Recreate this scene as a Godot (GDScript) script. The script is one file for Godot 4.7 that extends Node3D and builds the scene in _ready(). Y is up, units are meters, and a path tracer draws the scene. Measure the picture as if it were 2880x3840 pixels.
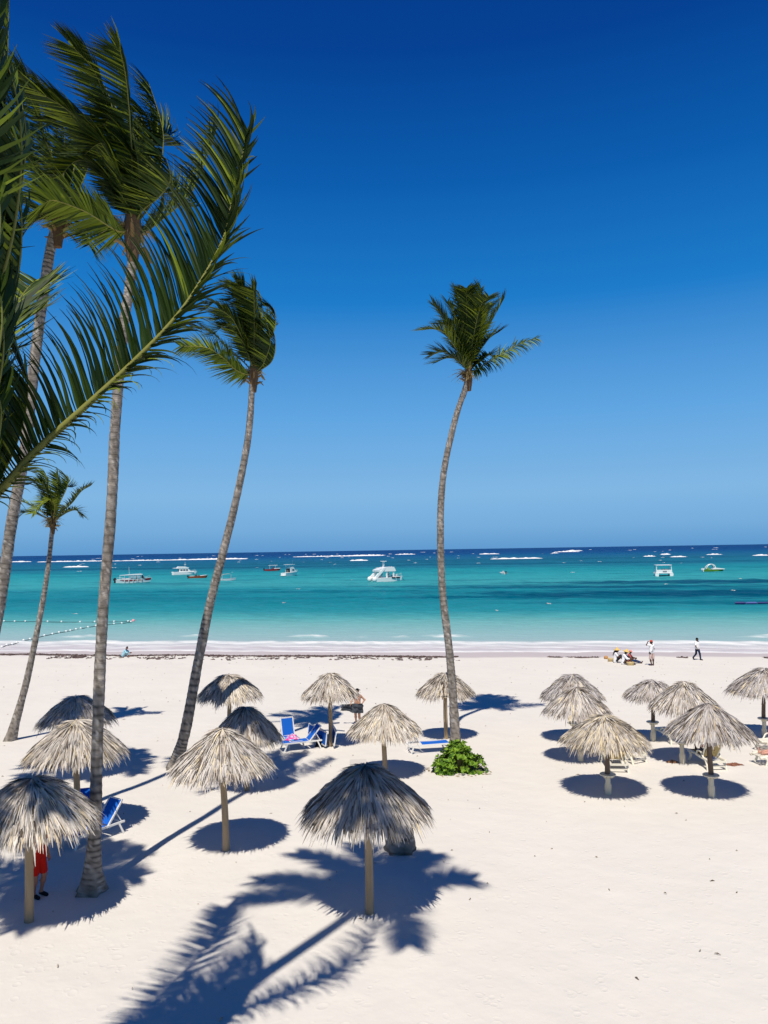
extends Node3D
# A palm beach seen from a third-floor balcony: sand, thatched parasols, coconut palms, a lagoon with moored boats.
# Metres, y up; the sea lies towards -z, the balcony at the origin.

const SEA := -1.35
const WIND := Vector3(-1.0, 0.12, 0.1)

class MB:
	# collects triangles of one mesh
	var v := PackedVector3Array()
	var n := PackedVector3Array()
	var c := PackedColorArray()
	var ix := PackedInt32Array()
	func vert(p: Vector3, nn: Vector3, col: Color) -> int:
		v.append(p); n.append(nn); c.append(col)
		return v.size() - 1
	func tri(a: Vector3, b: Vector3, d: Vector3, col: Color) -> void:
		var nn := (d - a).cross(b - a).normalized()
		var k := v.size()
		v.append(a); v.append(b); v.append(d)
		for i in 3:
			n.append(nn); c.append(col)
		ix.append(k); ix.append(k + 1); ix.append(k + 2)
	func quad(a: Vector3, b: Vector3, d: Vector3, e: Vector3, col: Color) -> void:
		var nn := (e - b).cross(d - a).normalized()
		var k := v.size()
		v.append(a); v.append(b); v.append(d); v.append(e)
		for i in 4:
			n.append(nn); c.append(col)
		ix.append_array(PackedInt32Array([k, k + 1, k + 2, k, k + 2, k + 3]))
	func quad2(a: Vector3, b: Vector3, d: Vector3, e: Vector3, c1: Color, c2: Color) -> void:
		# a, b take c1; d, e take c2
		quad(a, b, d, e, c1)
		var k := c.size()
		c[k - 1] = c2; c[k - 2] = c2
	func box(x: Transform3D, s: Vector3, col: Color) -> void:
		var h := s * 0.5
		var p := []
		for i in 8:
			p.append(x * Vector3(h.x if i & 1 else -h.x, h.y if i & 2 else -h.y, h.z if i & 4 else -h.z))
		quad(p[6], p[7], p[5], p[4], col)
		quad(p[3], p[2], p[0], p[1], col)
		quad(p[2], p[6], p[4], p[0], col)
		quad(p[7], p[3], p[1], p[5], col)
		quad(p[2], p[3], p[7], p[6], col)
		quad(p[4], p[5], p[1], p[0], col)
	func bar(a: Vector3, b: Vector3, w: float, h: float, col: Color) -> void:
		# a rectangular bar from a to b, w across and h high
		var d := b - a
		var y := Vector3.UP if absf(d.normalized().y) < 0.95 else Vector3.FORWARD
		var z := d.normalized()
		var x := y.cross(z).normalized()
		y = z.cross(x)
		box(Transform3D(Basis(x, y, z), (a + b) * 0.5), Vector3(w, h, d.length()), col)
	func tube(path: Array, rad: Array, sides: int, col: Color, caps := true) -> void:
		var m := path.size()
		var u := Vector3.ZERO
		var k := v.size()
		for i in m:
			var t: Vector3 = (path[mini(i + 1, m - 1)] - path[maxi(i - 1, 0)]).normalized()
			if i == 0:
				u = t.cross(Vector3.RIGHT if absf(t.x) < 0.8 else Vector3.UP).normalized()
			u = (u - t * u.dot(t)).normalized()
			var w := t.cross(u)
			for j in sides:
				var a := TAU * j / sides
				var q := u * cos(a) + w * sin(a)
				vert(path[i] + q * rad[mini(i, rad.size() - 1)], q, col)
		for i in m - 1:
			for j in sides:
				var j2 := (j + 1) % sides
				var a := k + (i + 1) * sides + j
				var b := k + (i + 1) * sides + j2
				var d := k + i * sides + j2
				var e := k + i * sides + j
				ix.append_array(PackedInt32Array([a, b, d, a, d, e]))
		if caps:
			for end in 2:
				var base := k + (m - 1) * sides * end
				var cp: Vector3 = path[(m - 1) * end]
				for j in sides:
					var p1 := v[base + j]
					var p2 := v[base + (j + 1) % sides]
					if end == 1: tri(cp, p2, p1, col)
					else: tri(cp, p1, p2, col)
	func lathe(x: Transform3D, prof: Array, sides: int, col: Color) -> void:
		# prof: Vector2(radius, height) from top to bottom outside
		var k := v.size()
		var m := prof.size()
		for i in m:
			var t: Vector2 = prof[mini(i + 1, m - 1)] - prof[maxi(i - 1, 0)]
			var nn := Vector2(-t.y, t.x).normalized()
			for j in sides:
				var a := TAU * j / sides
				vert(x * Vector3(cos(a) * prof[i].x, prof[i].y, -sin(a) * prof[i].x), (x.basis * Vector3(cos(a) * nn.x, nn.y, -sin(a) * nn.x)).normalized(), col)
		for i in m - 1:
			for j in sides:
				var j2 := (j + 1) % sides
				var a := k + i * sides + j
				var b := k + i * sides + j2
				var d := k + (i + 1) * sides + j2
				var e := k + (i + 1) * sides + j
				ix.append_array(PackedInt32Array([a, b, d, a, d, e]))
	func ball(p: Vector3, r: Vector3, col: Color, sides := 10, rows := 7) -> void:
		var k := v.size()
		for i in rows + 1:
			var la := PI * i / rows
			for j in sides:
				var a := TAU * j / sides
				var q := Vector3(sin(la) * cos(a), cos(la), -sin(la) * sin(a))
				vert(p + q * r, (q / r).normalized(), col)
		for i in rows:
			for j in sides:
				var j2 := (j + 1) % sides
				ix.append_array(PackedInt32Array([k + i * sides + j, k + i * sides + j2, k + (i + 1) * sides + j2, k + i * sides + j, k + (i + 1) * sides + j2, k + (i + 1) * sides + j]))
	func add(o: MB, x := Transform3D.IDENTITY) -> void:
		var k := v.size()
		for i in o.v.size():
			v.append(x * o.v[i]); n.append((x.basis * o.n[i]).normalized()); c.append(o.c[i])
		for i in o.ix: ix.append(i + k)
	func mesh() -> ArrayMesh:
		var a := []
		a.resize(Mesh.ARRAY_MAX)
		a[Mesh.ARRAY_VERTEX] = v
		a[Mesh.ARRAY_NORMAL] = n
		a[Mesh.ARRAY_COLOR] = c
		a[Mesh.ARRAY_INDEX] = ix
		var m := ArrayMesh.new()
		m.add_surface_from_arrays(Mesh.PRIMITIVE_TRIANGLES, a)
		return m

var M := {}
var rng := RandomNumberGenerator.new()
var names := {}
var noise := FastNoiseLite.new()

func numbered(called: String) -> String:
	var k: int = names.get(called, 0)
	names[called] = k + 1
	return called if k == 0 else "%s_%03d" % [called, k]

func thing(called: String, label: String, category: String, at: Vector3, turn := 0.0, group := "") -> Node3D:
	var o := Node3D.new()
	o.name = numbered(called)
	add_child(o)
	o.position = at
	o.rotation.y = turn
	tag(o, label, category, group)
	return o

func tag(o: Node3D, label: String, category: String, group := "") -> void:
	o.set_meta("label", label)
	o.set_meta("category", category)
	if group: o.set_meta("group", group)

func part(called: String, mb: MB, m: Material, parent: Node3D, kind := "") -> MeshInstance3D:
	return part_mesh(called, mb.mesh(), m, parent, kind)

func part_mesh(called: String, me: Mesh, m: Material, parent: Node3D, kind := "") -> MeshInstance3D:
	var o := MeshInstance3D.new()
	o.mesh = me
	o.material_override = m
	o.name = called if parent != self else numbered(called)
	parent.add_child(o, true)
	if kind: o.set_meta("kind", kind)
	return o

func vmat(called: String, rough := 0.9, spec := 0.3, backlight := Color.BLACK) -> StandardMaterial3D:
	# a material that takes its colour from the vertices
	var m := StandardMaterial3D.new()
	m.resource_name = called
	m.vertex_color_use_as_albedo = true
	m.roughness = rough
	m.metallic_specular = spec
	m.cull_mode = BaseMaterial3D.CULL_DISABLED
	if backlight != Color.BLACK:
		m.backlight_enabled = true
		m.backlight = backlight
	M[called] = m
	return m

func noise_image(sz: int, freq: float, oct: int, sd: int, kind := FastNoiseLite.TYPE_SIMPLEX_SMOOTH) -> Image:
	var f := FastNoiseLite.new()
	f.noise_type = kind
	f.frequency = freq
	f.fractal_octaves = oct
	f.seed = sd
	return f.get_seamless_image(sz, sz)

func tri_scale(m: StandardMaterial3D, s: Vector3) -> void:
	m.uv1_triplanar = true
	m.uv1_world_triplanar = true
	m.uv1_scale = s

func height_at(x: float, z: float) -> float:
	var s := -z + 0.14 * x
	var y := 0.0
	if s > 14.0: y = -0.02 * (minf(s, 58.0) - 14.0)
	if s > 58.0: y -= 0.035 * (minf(s, 95.0) - 58.0)
	return y

func on_sand(x: float, z: float) -> Vector3:
	return Vector3(x, height_at(x, z), z)

func lin(r: float, g: float, b: float) -> Color:
	# an sRGB byte colour as linear vertex colour
	return Color(r / 255.0, g / 255.0, b / 255.0).srgb_to_linear()

func _ready() -> void:
	rng.seed = 7
	noise.noise_type = FastNoiseLite.TYPE_SIMPLEX_SMOOTH
	noise.frequency = 1.0
	noise.fractal_octaves = 3
	view_and_light()
	materials()
	sand()
	sea()
	breakers()
	seaweed()
	palms()
	near_palm()
	shade_palms()
	parasols()
	bush()
	loungers()
	small_things()
	boats()
	people()

func view_and_light() -> void:
	var cam := Camera3D.new()
	cam.name = "camera"
	add_child(cam)
	cam.fov = 67.32
	cam.near = 0.1
	cam.far = 60000.0
	cam.position = Vector3(0, 8, 0)
	cam.basis = Basis(Vector3.RIGHT, deg_to_rad(2.83)) * Basis(Vector3.BACK, deg_to_rad(-0.92))
	cam.current = true
	var sun := DirectionalLight3D.new()
	sun.name = "sun"
	add_child(sun)
	var el := deg_to_rad(60.0)
	var az := deg_to_rad(10.5)
	sun.look_at_from_position(Vector3.ZERO, Vector3(sin(az) * cos(el), -sin(el), -cos(az) * cos(el)))
	sun.light_energy = 1.6
	sun.light_color = Color(1.0, 0.965, 0.91)
	sun.light_angular_distance = 0.53
	sun.shadow_enabled = true
	var we := WorldEnvironment.new()
	we.name = "world_environment"
	var e := Environment.new()
	we.environment = e
	add_child(we)
	e.background_mode = Environment.BG_SKY
	var sky := Sky.new()
	e.sky = sky
	var pan := PanoramaSkyMaterial.new()
	var h := 512
	var img := Image.create(64, h, false, Image.FORMAT_RGBF)
	# clear tropical air: colour by height above the horizon, in degrees
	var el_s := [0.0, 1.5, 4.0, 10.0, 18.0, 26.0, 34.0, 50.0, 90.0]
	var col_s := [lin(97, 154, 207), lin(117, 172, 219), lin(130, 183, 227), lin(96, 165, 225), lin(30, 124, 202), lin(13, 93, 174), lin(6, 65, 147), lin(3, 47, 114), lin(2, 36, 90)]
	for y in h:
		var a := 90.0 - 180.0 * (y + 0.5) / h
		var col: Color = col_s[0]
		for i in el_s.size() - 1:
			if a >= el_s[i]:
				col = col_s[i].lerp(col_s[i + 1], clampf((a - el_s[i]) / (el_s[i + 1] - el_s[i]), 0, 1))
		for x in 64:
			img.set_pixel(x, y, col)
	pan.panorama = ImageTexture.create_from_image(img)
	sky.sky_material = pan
	e.tonemap_mode = Environment.TONE_MAPPER_LINEAR
	e.tonemap_exposure = 1.0
	e.ssao_enabled = true
	e.ssil_enabled = true
	e.sdfgi_enabled = true

func materials() -> void:
	var m := vmat("sand", 0.95, 0.2)
	m.heightmap_enabled = true
	m.heightmap_scale = 2.2
	var a := noise_image(1024, 0.012, 5, 3)
	a.convert(Image.FORMAT_RGBA8)
	var bl := Image.create(1024, 1024, false, Image.FORMAT_RGBA8)
	bl.copy_from(a)
	# footprints: scattered dimples trodden into the loose sand
	for k in 900:
		var cx := rng.randi_range(20, 1003)
		var cy := rng.randi_range(20, 1003)
		var rx := rng.randf_range(4.0, 9.0)
		var ry := rx * rng.randf_range(0.45, 1.0)
		var ang := rng.randf() * TAU
		var dep := rng.randf_range(0.08, 0.3)
		for yy in range(-14, 15):
			for xx in range(-14, 15):
				var px := xx * cos(ang) + yy * sin(ang)
				var py := -xx * sin(ang) + yy * cos(ang)
				var q := sqrt(px * px / (rx * rx) + py * py / (ry * ry))
				if q < 1.5:
					var dh := -dep * (1.0 - q * q) if q < 1.0 else dep * 0.5 * sin((q - 1.0) * TAU)
					var o := bl.get_pixel(cx + xx, cy + yy)
					var hh := clampf(o.r + dh, 0, 1)
					bl.set_pixel(cx + xx, cy + yy, Color(hh, hh, hh))
	m.heightmap_texture = ImageTexture.create_from_image(bl)
	tri_scale(m, Vector3.ONE * 0.085)
	var w := vmat("water", 0.32, 0.035)
	w.normal_enabled = true
	var wi := noise_image(512, 0.014, 5, 21)
	wi.bump_map_to_normal_map(7.0)
	w.normal_texture = ImageTexture.create_from_image(wi)
	w.normal_scale = 1.0
	tri_scale(w, Vector3(0.06, 0.2, 0.17))
	vmat("foam", 0.9, 0.2)
	vmat("leaf", 0.55, 0.28, Color(0.22, 0.26, 0.04))
	vmat("thatch", 0.95, 0.15)
	var t := vmat("bark", 0.95, 0.2)
	t.heightmap_enabled = true
	t.heightmap_scale = 1.2
	t.heightmap_texture = ImageTexture.create_from_image(noise_image(256, 0.03, 4, 5))
	tri_scale(t, Vector3(1.2, 3.0, 1.2))
	var wd := vmat("wood", 0.85, 0.25)
	wd.heightmap_enabled = true
	wd.heightmap_scale = 0.5
	wd.heightmap_texture = ImageTexture.create_from_image(noise_image(256, 0.03, 4, 15))
	tri_scale(wd, Vector3(8.0, 0.8, 8.0))
	vmat("plastic", 0.45, 0.5)
	vmat("paint", 0.25, 0.5)
	vmat("cloth", 0.95, 0.2)
	vmat("skin", 0.6, 0.4)
	vmat("stone", 0.95, 0.2)
	vmat("metal", 0.35, 0.5)
	var gl := vmat("glass", 0.05, 0.5)
	gl.cull_mode = BaseMaterial3D.CULL_BACK

func sand() -> void:
	# coral sand: nearly flat behind the parasols, then falling gently to the wet foreshore
	var mb := MB.new()
	var xs := []
	var x := -420.0
	while x < 420.0:
		xs.append(x)
		x += 0.6 if absf(x) < 40.0 else 5.0
	var ss := []
	var s := -60.0
	while s < 95.0:
		ss.append(s)
		s += 0.5 if s > 8.0 else 3.0
	for si in ss:
		for xi in xs:
			var z: float = -si + 0.14 * xi
			var y := height_at(xi, z) + 0.018 * noise.get_noise_2d(xi * 0.35, z * 0.35) + 0.03 * noise.get_noise_2d(xi * 0.08, z * 0.08)
			if si > 58.0 and si < 70.0:
				y += 0.06 * maxf(0.0, noise.get_noise_2d(xi * 0.5, z * 0.9 + 40.0))
			var dry := Color(0.655, 0.625, 0.575)
			var t := noise.get_noise_2d(xi * 0.15 + 30.0, z * 0.15)
			dry = dry * (1.0 + 0.035 * t + 0.03 * noise.get_noise_2d(xi * 0.9, z * 0.9))
			var wet := Color(0.46, 0.42, 0.43)
			var k := smoothstep(66.4, 67.6, si + 1.3 * noise.get_noise_2d(xi * 0.06, 9.0) + 0.35 * noise.get_noise_2d(xi * 0.4, 3.0))
			mb.vert(Vector3(xi, y, z), Vector3.UP, dry.lerp(wet, k))
	var w := xs.size()
	for j in ss.size() - 1:
		for i in w - 1:
			var a := j * w + i
			mb.ix.append_array(PackedInt32Array([a + w, a + w + 1, a + 1, a + w, a + 1, a]))
	smooth_normals(mb)
	var o := part("sand", mb, M.sand, self, "structure")
	o.set_meta("label", "pale coral sand of the beach")
	# bits of twig, leaf and shell lying about
	var d := MB.new()
	for k in 560:
		var px := rng.randf_range(-26, 30)
		var pz := rng.randf_range(-64, -12)
		var p := on_sand(px, pz) + Vector3.UP * 0.012
		var a := rng.randf() * TAU
		var l := rng.randf_range(0.015, 0.065) * (2.2 if rng.randf() < 0.08 else 1.0)
		var q := Vector3(cos(a), rng.randf_range(-0.05, 0.1), sin(a)) * l
		var wv := Vector3(-sin(a), 0, cos(a)) * rng.randf_range(0.006, 0.02)
		var col := Color(0.24, 0.19, 0.14).lerp(Color(0.48, 0.42, 0.34), rng.randf())
		d.quad(p - q + wv, p + q + wv * 0.6, p + q - wv * 0.6, p - q - wv, col)
		d.quad(p - q + wv + Vector3.UP * 0.012, p + Vector3.UP * 0.03, p + q, p - wv, col)
	var db := part("beach_litter", d, M.wood, self, "stuff")
	tag(db, "tiny twigs and leaf scraps scattered over the sand", "debris")

func smooth_normals(mb: MB) -> void:
	var nn := PackedVector3Array()
	nn.resize(mb.v.size())
	for k in range(0, mb.ix.size(), 3):
		var a := mb.ix[k]
		var b := mb.ix[k + 1]
		var d := mb.ix[k + 2]
		var f := (mb.v[d] - mb.v[a]).cross(mb.v[b] - mb.v[a])
		nn[a] += f; nn[b] += f; nn[d] += f
	for k in nn.size(): nn[k] = nn[k].normalized()
	mb.n = nn

func bed(r: float, g: float, b: float) -> Color:
	return lin(r, g, b) * 0.7

func sea_color(x: float, s: float) -> Color:
	# colour of the water over its bed: sand shallows, seagrass meadows, reef, open sea
	var st := [70.0, 74.0, 79.0, 86.0, 98.0, 108.0, 120.0, 145.0, 185.0, 215.0, 270.0, 350.0, 440.0, 600.0, 900.0, 1400.0, 2400.0]
	var co := [bed(208, 204, 212), bed(190, 204, 209), bed(170, 200, 205), bed(158, 200, 204), bed(126, 190, 193), bed(88, 175, 181), bed(48, 150, 165), bed(32, 139, 156), bed(36, 144, 160), bed(66, 170, 178), bed(52, 164, 174), bed(32, 150, 163), bed(26, 118, 146), bed(26, 108, 140), bed(18, 96, 142), bed(10, 72, 134), bed(8, 62, 126)]
	var w := s + 9.0 * noise.get_noise_2d(x * 0.012, s * 0.02) * clampf(s / 100.0 - 0.7, 0, 3)
	var col: Color = co[0]
	for i in st.size() - 1:
		if w >= st[i]: col = co[i].lerp(co[i + 1], clampf((w - st[i]) / (st[i + 1] - st[i]), 0, 1))
	# seagrass
	var g := 0.0
	for b in [[75.0, 158.0, 66.0, 16.0, 1.0], [30.0, 150.0, 34.0, 7.0, 0.75], [110.0, 206.0, 80.0, 15.0, 1.0], [52.0, 186.0, 46.0, 6.0, 0.9], [20.0, 196.0, 36.0, 5.0, 0.6], [75.0, 132.0, 50.0, 7.0, 0.6], [-12.0, 176.0, 34.0, 6.0, 0.45], [-70.0, 150.0, 40.0, 8.0, 0.2], [-150.0, 470.0, 190.0, 30.0, 0.8], [-60.0, 560.0, 200.0, 32.0, 0.6], [90.0, 470.0, 150.0, 32.0, 0.7], [100.0, 640.0, 260.0, 40.0, 0.6], [210.0, 330.0, 80.0, 14.0, 0.5], [60.0, 400.0, 60.0, 9.0, 0.5]]:
		var q := Vector2((x - b[0]) / b[2], (s - b[1] + 0.05 * (x - b[0])) / b[3]).length()
		q += 0.5 * noise.get_noise_2d(x * 0.05 + b[0], s * 0.14) + 0.22 * noise.get_noise_2d(x * 0.2, s * 0.5)
		g = maxf(g, b[4] * smoothstep(1.25, 0.45, q))
	var patch := noise.get_noise_2d(x * 0.012 + 50.0, s * 0.05)
	g = maxf(g, 0.4 * smoothstep(0.12, 0.45, patch) * smoothstep(125.0, 170.0, s) * smoothstep(1500.0, 500.0, s))
	col = col.lerp(bed(4, 84, 114), g * smoothstep(1000.0, 700.0, s))
	# fine streaks: light and dark of small wave facets put into the colour
	var f := noise.get_noise_2d(x * 0.1, s * (0.7 if s < 140.0 else 0.3)) + 0.7 * noise.get_noise_2d(x * 0.5, s * 1.6)
	return col * (1.0 + (0.16 if s > 100.0 else 0.06) * f)

func sea() -> void:
	var mb := MB.new()
	var ss := []
	var s := 69.0
	while s < 30000.0:
		ss.append(s)
		s += maxf(0.22, 0.42 * s * s / (769.0 * 9.35))
	var nx := 420
	for si in ss:
		var half: float = 330.0 + si * 1.0
		for i in nx + 1:
			var u: float = 2.0 * i / nx - 1.0
			var x: float = half * signf(u) * pow(absf(u), 1.6)
			var z: float = -si + 0.14 * x
			var y := SEA
			var col := sea_color(x, si)
			if si < 400.0:
				var a: float = 0.26 * smoothstep(76.0, 120.0, si)
				y += a * (noise.get_noise_2d(x * 0.12, si * 0.3) + 0.5 * noise.get_noise_2d(x * 0.35 + 9.0, si * 0.8))
			if si < 96.0:
				# swash: thin sheets of white water sliding over the foreshore
				var e: float = si + 1.6 * noise.get_noise_2d(x * 0.07, 5.0) + 0.5 * noise.get_noise_2d(x * 0.4, 2.0)
				y += 0.05 * exp(-pow((e - 71.0) / 1.2, 2.0)) + 0.22 * exp(-pow((e - 78.6) / 0.8, 2.0)) * (0.5 + 0.5 * noise.get_noise_2d(x * 0.05, 1.0)) + 0.2 * exp(-pow((e - 84.0) / 0.7, 2.0)) * smoothstep(0.1, 0.4, noise.get_noise_2d(x * 0.09 + 7.0, 1.0))
				var foam := 0.75 * exp(-pow((e - 71.0) / 0.8, 2.0)) + 0.95 * exp(-pow((e - 77.8 + 1.1 * noise.get_noise_2d(x * 0.25, 8.0)) / 0.9, 2.0)) + 0.55 * exp(-pow((e - 75.0 + 1.6 * noise.get_noise_2d(x * 0.16, 15.0)) / 0.7, 2.0)) + 0.8 * exp(-pow((e - 83.6 + 1.2 * noise.get_noise_2d(x * 0.3, 4.0)) / 0.5, 2.0)) * smoothstep(0.1, 0.4, noise.get_noise_2d(x * 0.09 + 7.0, 1.0))
				foam += 0.5 * smoothstep(0.0, 0.4, noise.get_noise_2d(x * 0.16, si * 0.8)) * smoothstep(80.0, 74.0, e)
				foam *= clampf(0.8 + 0.7 * noise.get_noise_2d(x * 0.5, si * 1.7), 0.0, 1.0)
				var thin := bed(216, 210, 216)
				col = thin.lerp(col, smoothstep(73.5, 81.0, e))
				col = col.lerp(Color(0.76, 0.77, 0.77), clampf(foam, 0.0, 0.95))
				if si < 71.6: y -= 0.35 * smoothstep(71.2, 69.2, e)
			mb.vert(Vector3(x, y, z), Vector3.UP, col)
	var w := nx + 1
	for j in ss.size() - 1:
		for i in nx:
			var a := j * w + i
			mb.ix.append_array(PackedInt32Array([a + w, a + w + 1, a + 1, a + w, a + 1, a]))
	smooth_normals(mb)
	var o := part("sea", mb, M.water, self, "structure")
	o.set_meta("label", "turquoise lagoon and open sea beyond the reef")

func foam_ridge(mb: MB, a: Vector3, b: Vector3, wide: float, high: float, sd: float) -> void:
	# a breaking crest: a lumpy white ridge that dies out at both ends
	var m := maxi(12, int(a.distance_to(b) / 2.0))
	var k := mb.v.size()
	var prof := [[-1.0, -0.1], [-0.55, 0.35], [-0.15, 0.9], [0.15, 1.0], [0.5, 0.4], [1.0, 0.1], [1.9, -0.1]]
	for i in m + 1:
		var t := float(i) / m
		var env := pow(sin(PI * t), 0.4) * (0.65 + 0.6 * noise.get_noise_2d(t * m * 0.35 + sd, sd))
		var p := a.lerp(b, t) + Vector3(0, 0, 1.5 * noise.get_noise_2d(t * m * 0.2, sd + 5.0))
		for q in prof:
			mb.vert(p + Vector3(0.4 * noise.get_noise_2d(t * m, q[0] * 3.0), high * q[1] * env * (1.0 + 0.35 * noise.get_noise_2d(t * m * 1.3, q[0] * 4.0 + sd)), q[0] * wide * (0.4 + 0.6 * env)), Vector3.UP, Color(0.8, 0.81, 0.82))
	var w := prof.size()
	for i in m:
		for j in w - 1:
			var c := k + i * w + j
			mb.ix.append_array(PackedInt32Array([c, c + w, c + w + 1, c, c + w + 1, c + 1]))

func breakers() -> void:
	var parent: Node3D = get_node("sea")
	for r in [[-582, -1190, -545], [-497, -1100, -384], [-248, -594, -228], [-385, -1070, -190], [-154, -1290, -1], [-32, -706, -15], [-73, -1380, 2], [91, -665, 136], [152, -1240, 185], [430, -1830, 470], [263, -1215, 274], [284, -793, 294], [230, -621, 243], [305, -730, 319], [299, -626, 312], [227, -675, 237], [-290, -1130, -200], [20, -1500, 60], [330, -1500, 380]]:
		var mb := MB.new()
		var dist := absf(r[1])
		foam_ridge(mb, Vector3(r[0], SEA, r[1]), Vector3(r[2], SEA, r[1] + 0.02 * (r[2] - r[0])), 2.0 + dist * 0.004, 0.5 + dist * 0.0011, dist)
		smooth_normals(mb)
		part("breaking_wave", mb, M.foam, parent)
	var cap := MB.new()
	for k in 190:
		var s := 105.0 * pow(26.0, rng.randf())
		if s < 380.0 and rng.randf() < 0.75: continue
		var x := rng.randf_range(-0.62, 0.62) * s
		var l := rng.randf_range(0.25, 1.0) * (0.4 + s / 420.0) * (2.0 if rng.randf() < 0.1 else 1.0) * (0.5 if s < 400.0 else 1.0)
		foam_ridge(cap, Vector3(x - l, SEA, -s), Vector3(x + l, SEA, -s), 0.12 + s * 0.0005, 0.05 + s * 0.0003, s)
	smooth_normals(cap)
	part("whitecaps", cap, M.foam, parent, "stuff")

func seaweed() -> void:
	# dark sargassum left in a broken line at the top of the swash
	var mb := MB.new()
	for k in 8000:
		var x := rng.randf_range(-46, 36)
		var s := 67.0 + 1.0 * noise.get_noise_2d(x * 0.06, 3.0)
		var dens := 0.5 + 0.8 * noise.get_noise_2d(x * 0.12, 11.0)
		if x < 6.0:
			dens += 0.35
			if rng.randf() < 0.4 and x > -30.0:
				s -= rng.randf_range(0.3, 3.2)
				dens = 2.6 * noise.get_noise_2d(x * 0.2, s * 0.8)
		else:
			dens = -0.15 + 1.6 * noise.get_noise_2d(x * 0.16, 31.0)
			if x < 15.0: dens -= 0.4
		if rng.randf() > dens: continue
		s += rng.randfn(0.0, 0.22)
		var z := -s + 0.14 * x
		var p := Vector3(x, maxf(height_at(x, z), -1.4), z)
		var r := rng.randf_range(0.08, 0.28)
		var col := Color(0.06, 0.043, 0.042).lerp(Color(0.16, 0.12, 0.112), rng.randf())
		for j in 3:
			var a := rng.randf() * TAU
			var u := Vector3(cos(a), 0, sin(a)) * r
			var w := Vector3(-sin(a), 0, cos(a)) * r * 0.6
			var t := p + Vector3(rng.randf_range(-r, r), rng.randf_range(0.02, 0.11), rng.randf_range(-r, r) * 0.6)
			mb.tri(p + u, t, p + w, col)
			mb.tri(p + w, t, p - u, col * 0.8)
			mb.tri(p - u, t, p - w, col)
			mb.tri(p - w, t, p + u, col * 1.1)
	var o := part("seaweed", mb, M.cloth, self, "stuff")
	tag(o, "dark brown seaweed washed up in a broken line along the shore", "seaweed")

# ---------------------------------------------------------------- palms

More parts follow.
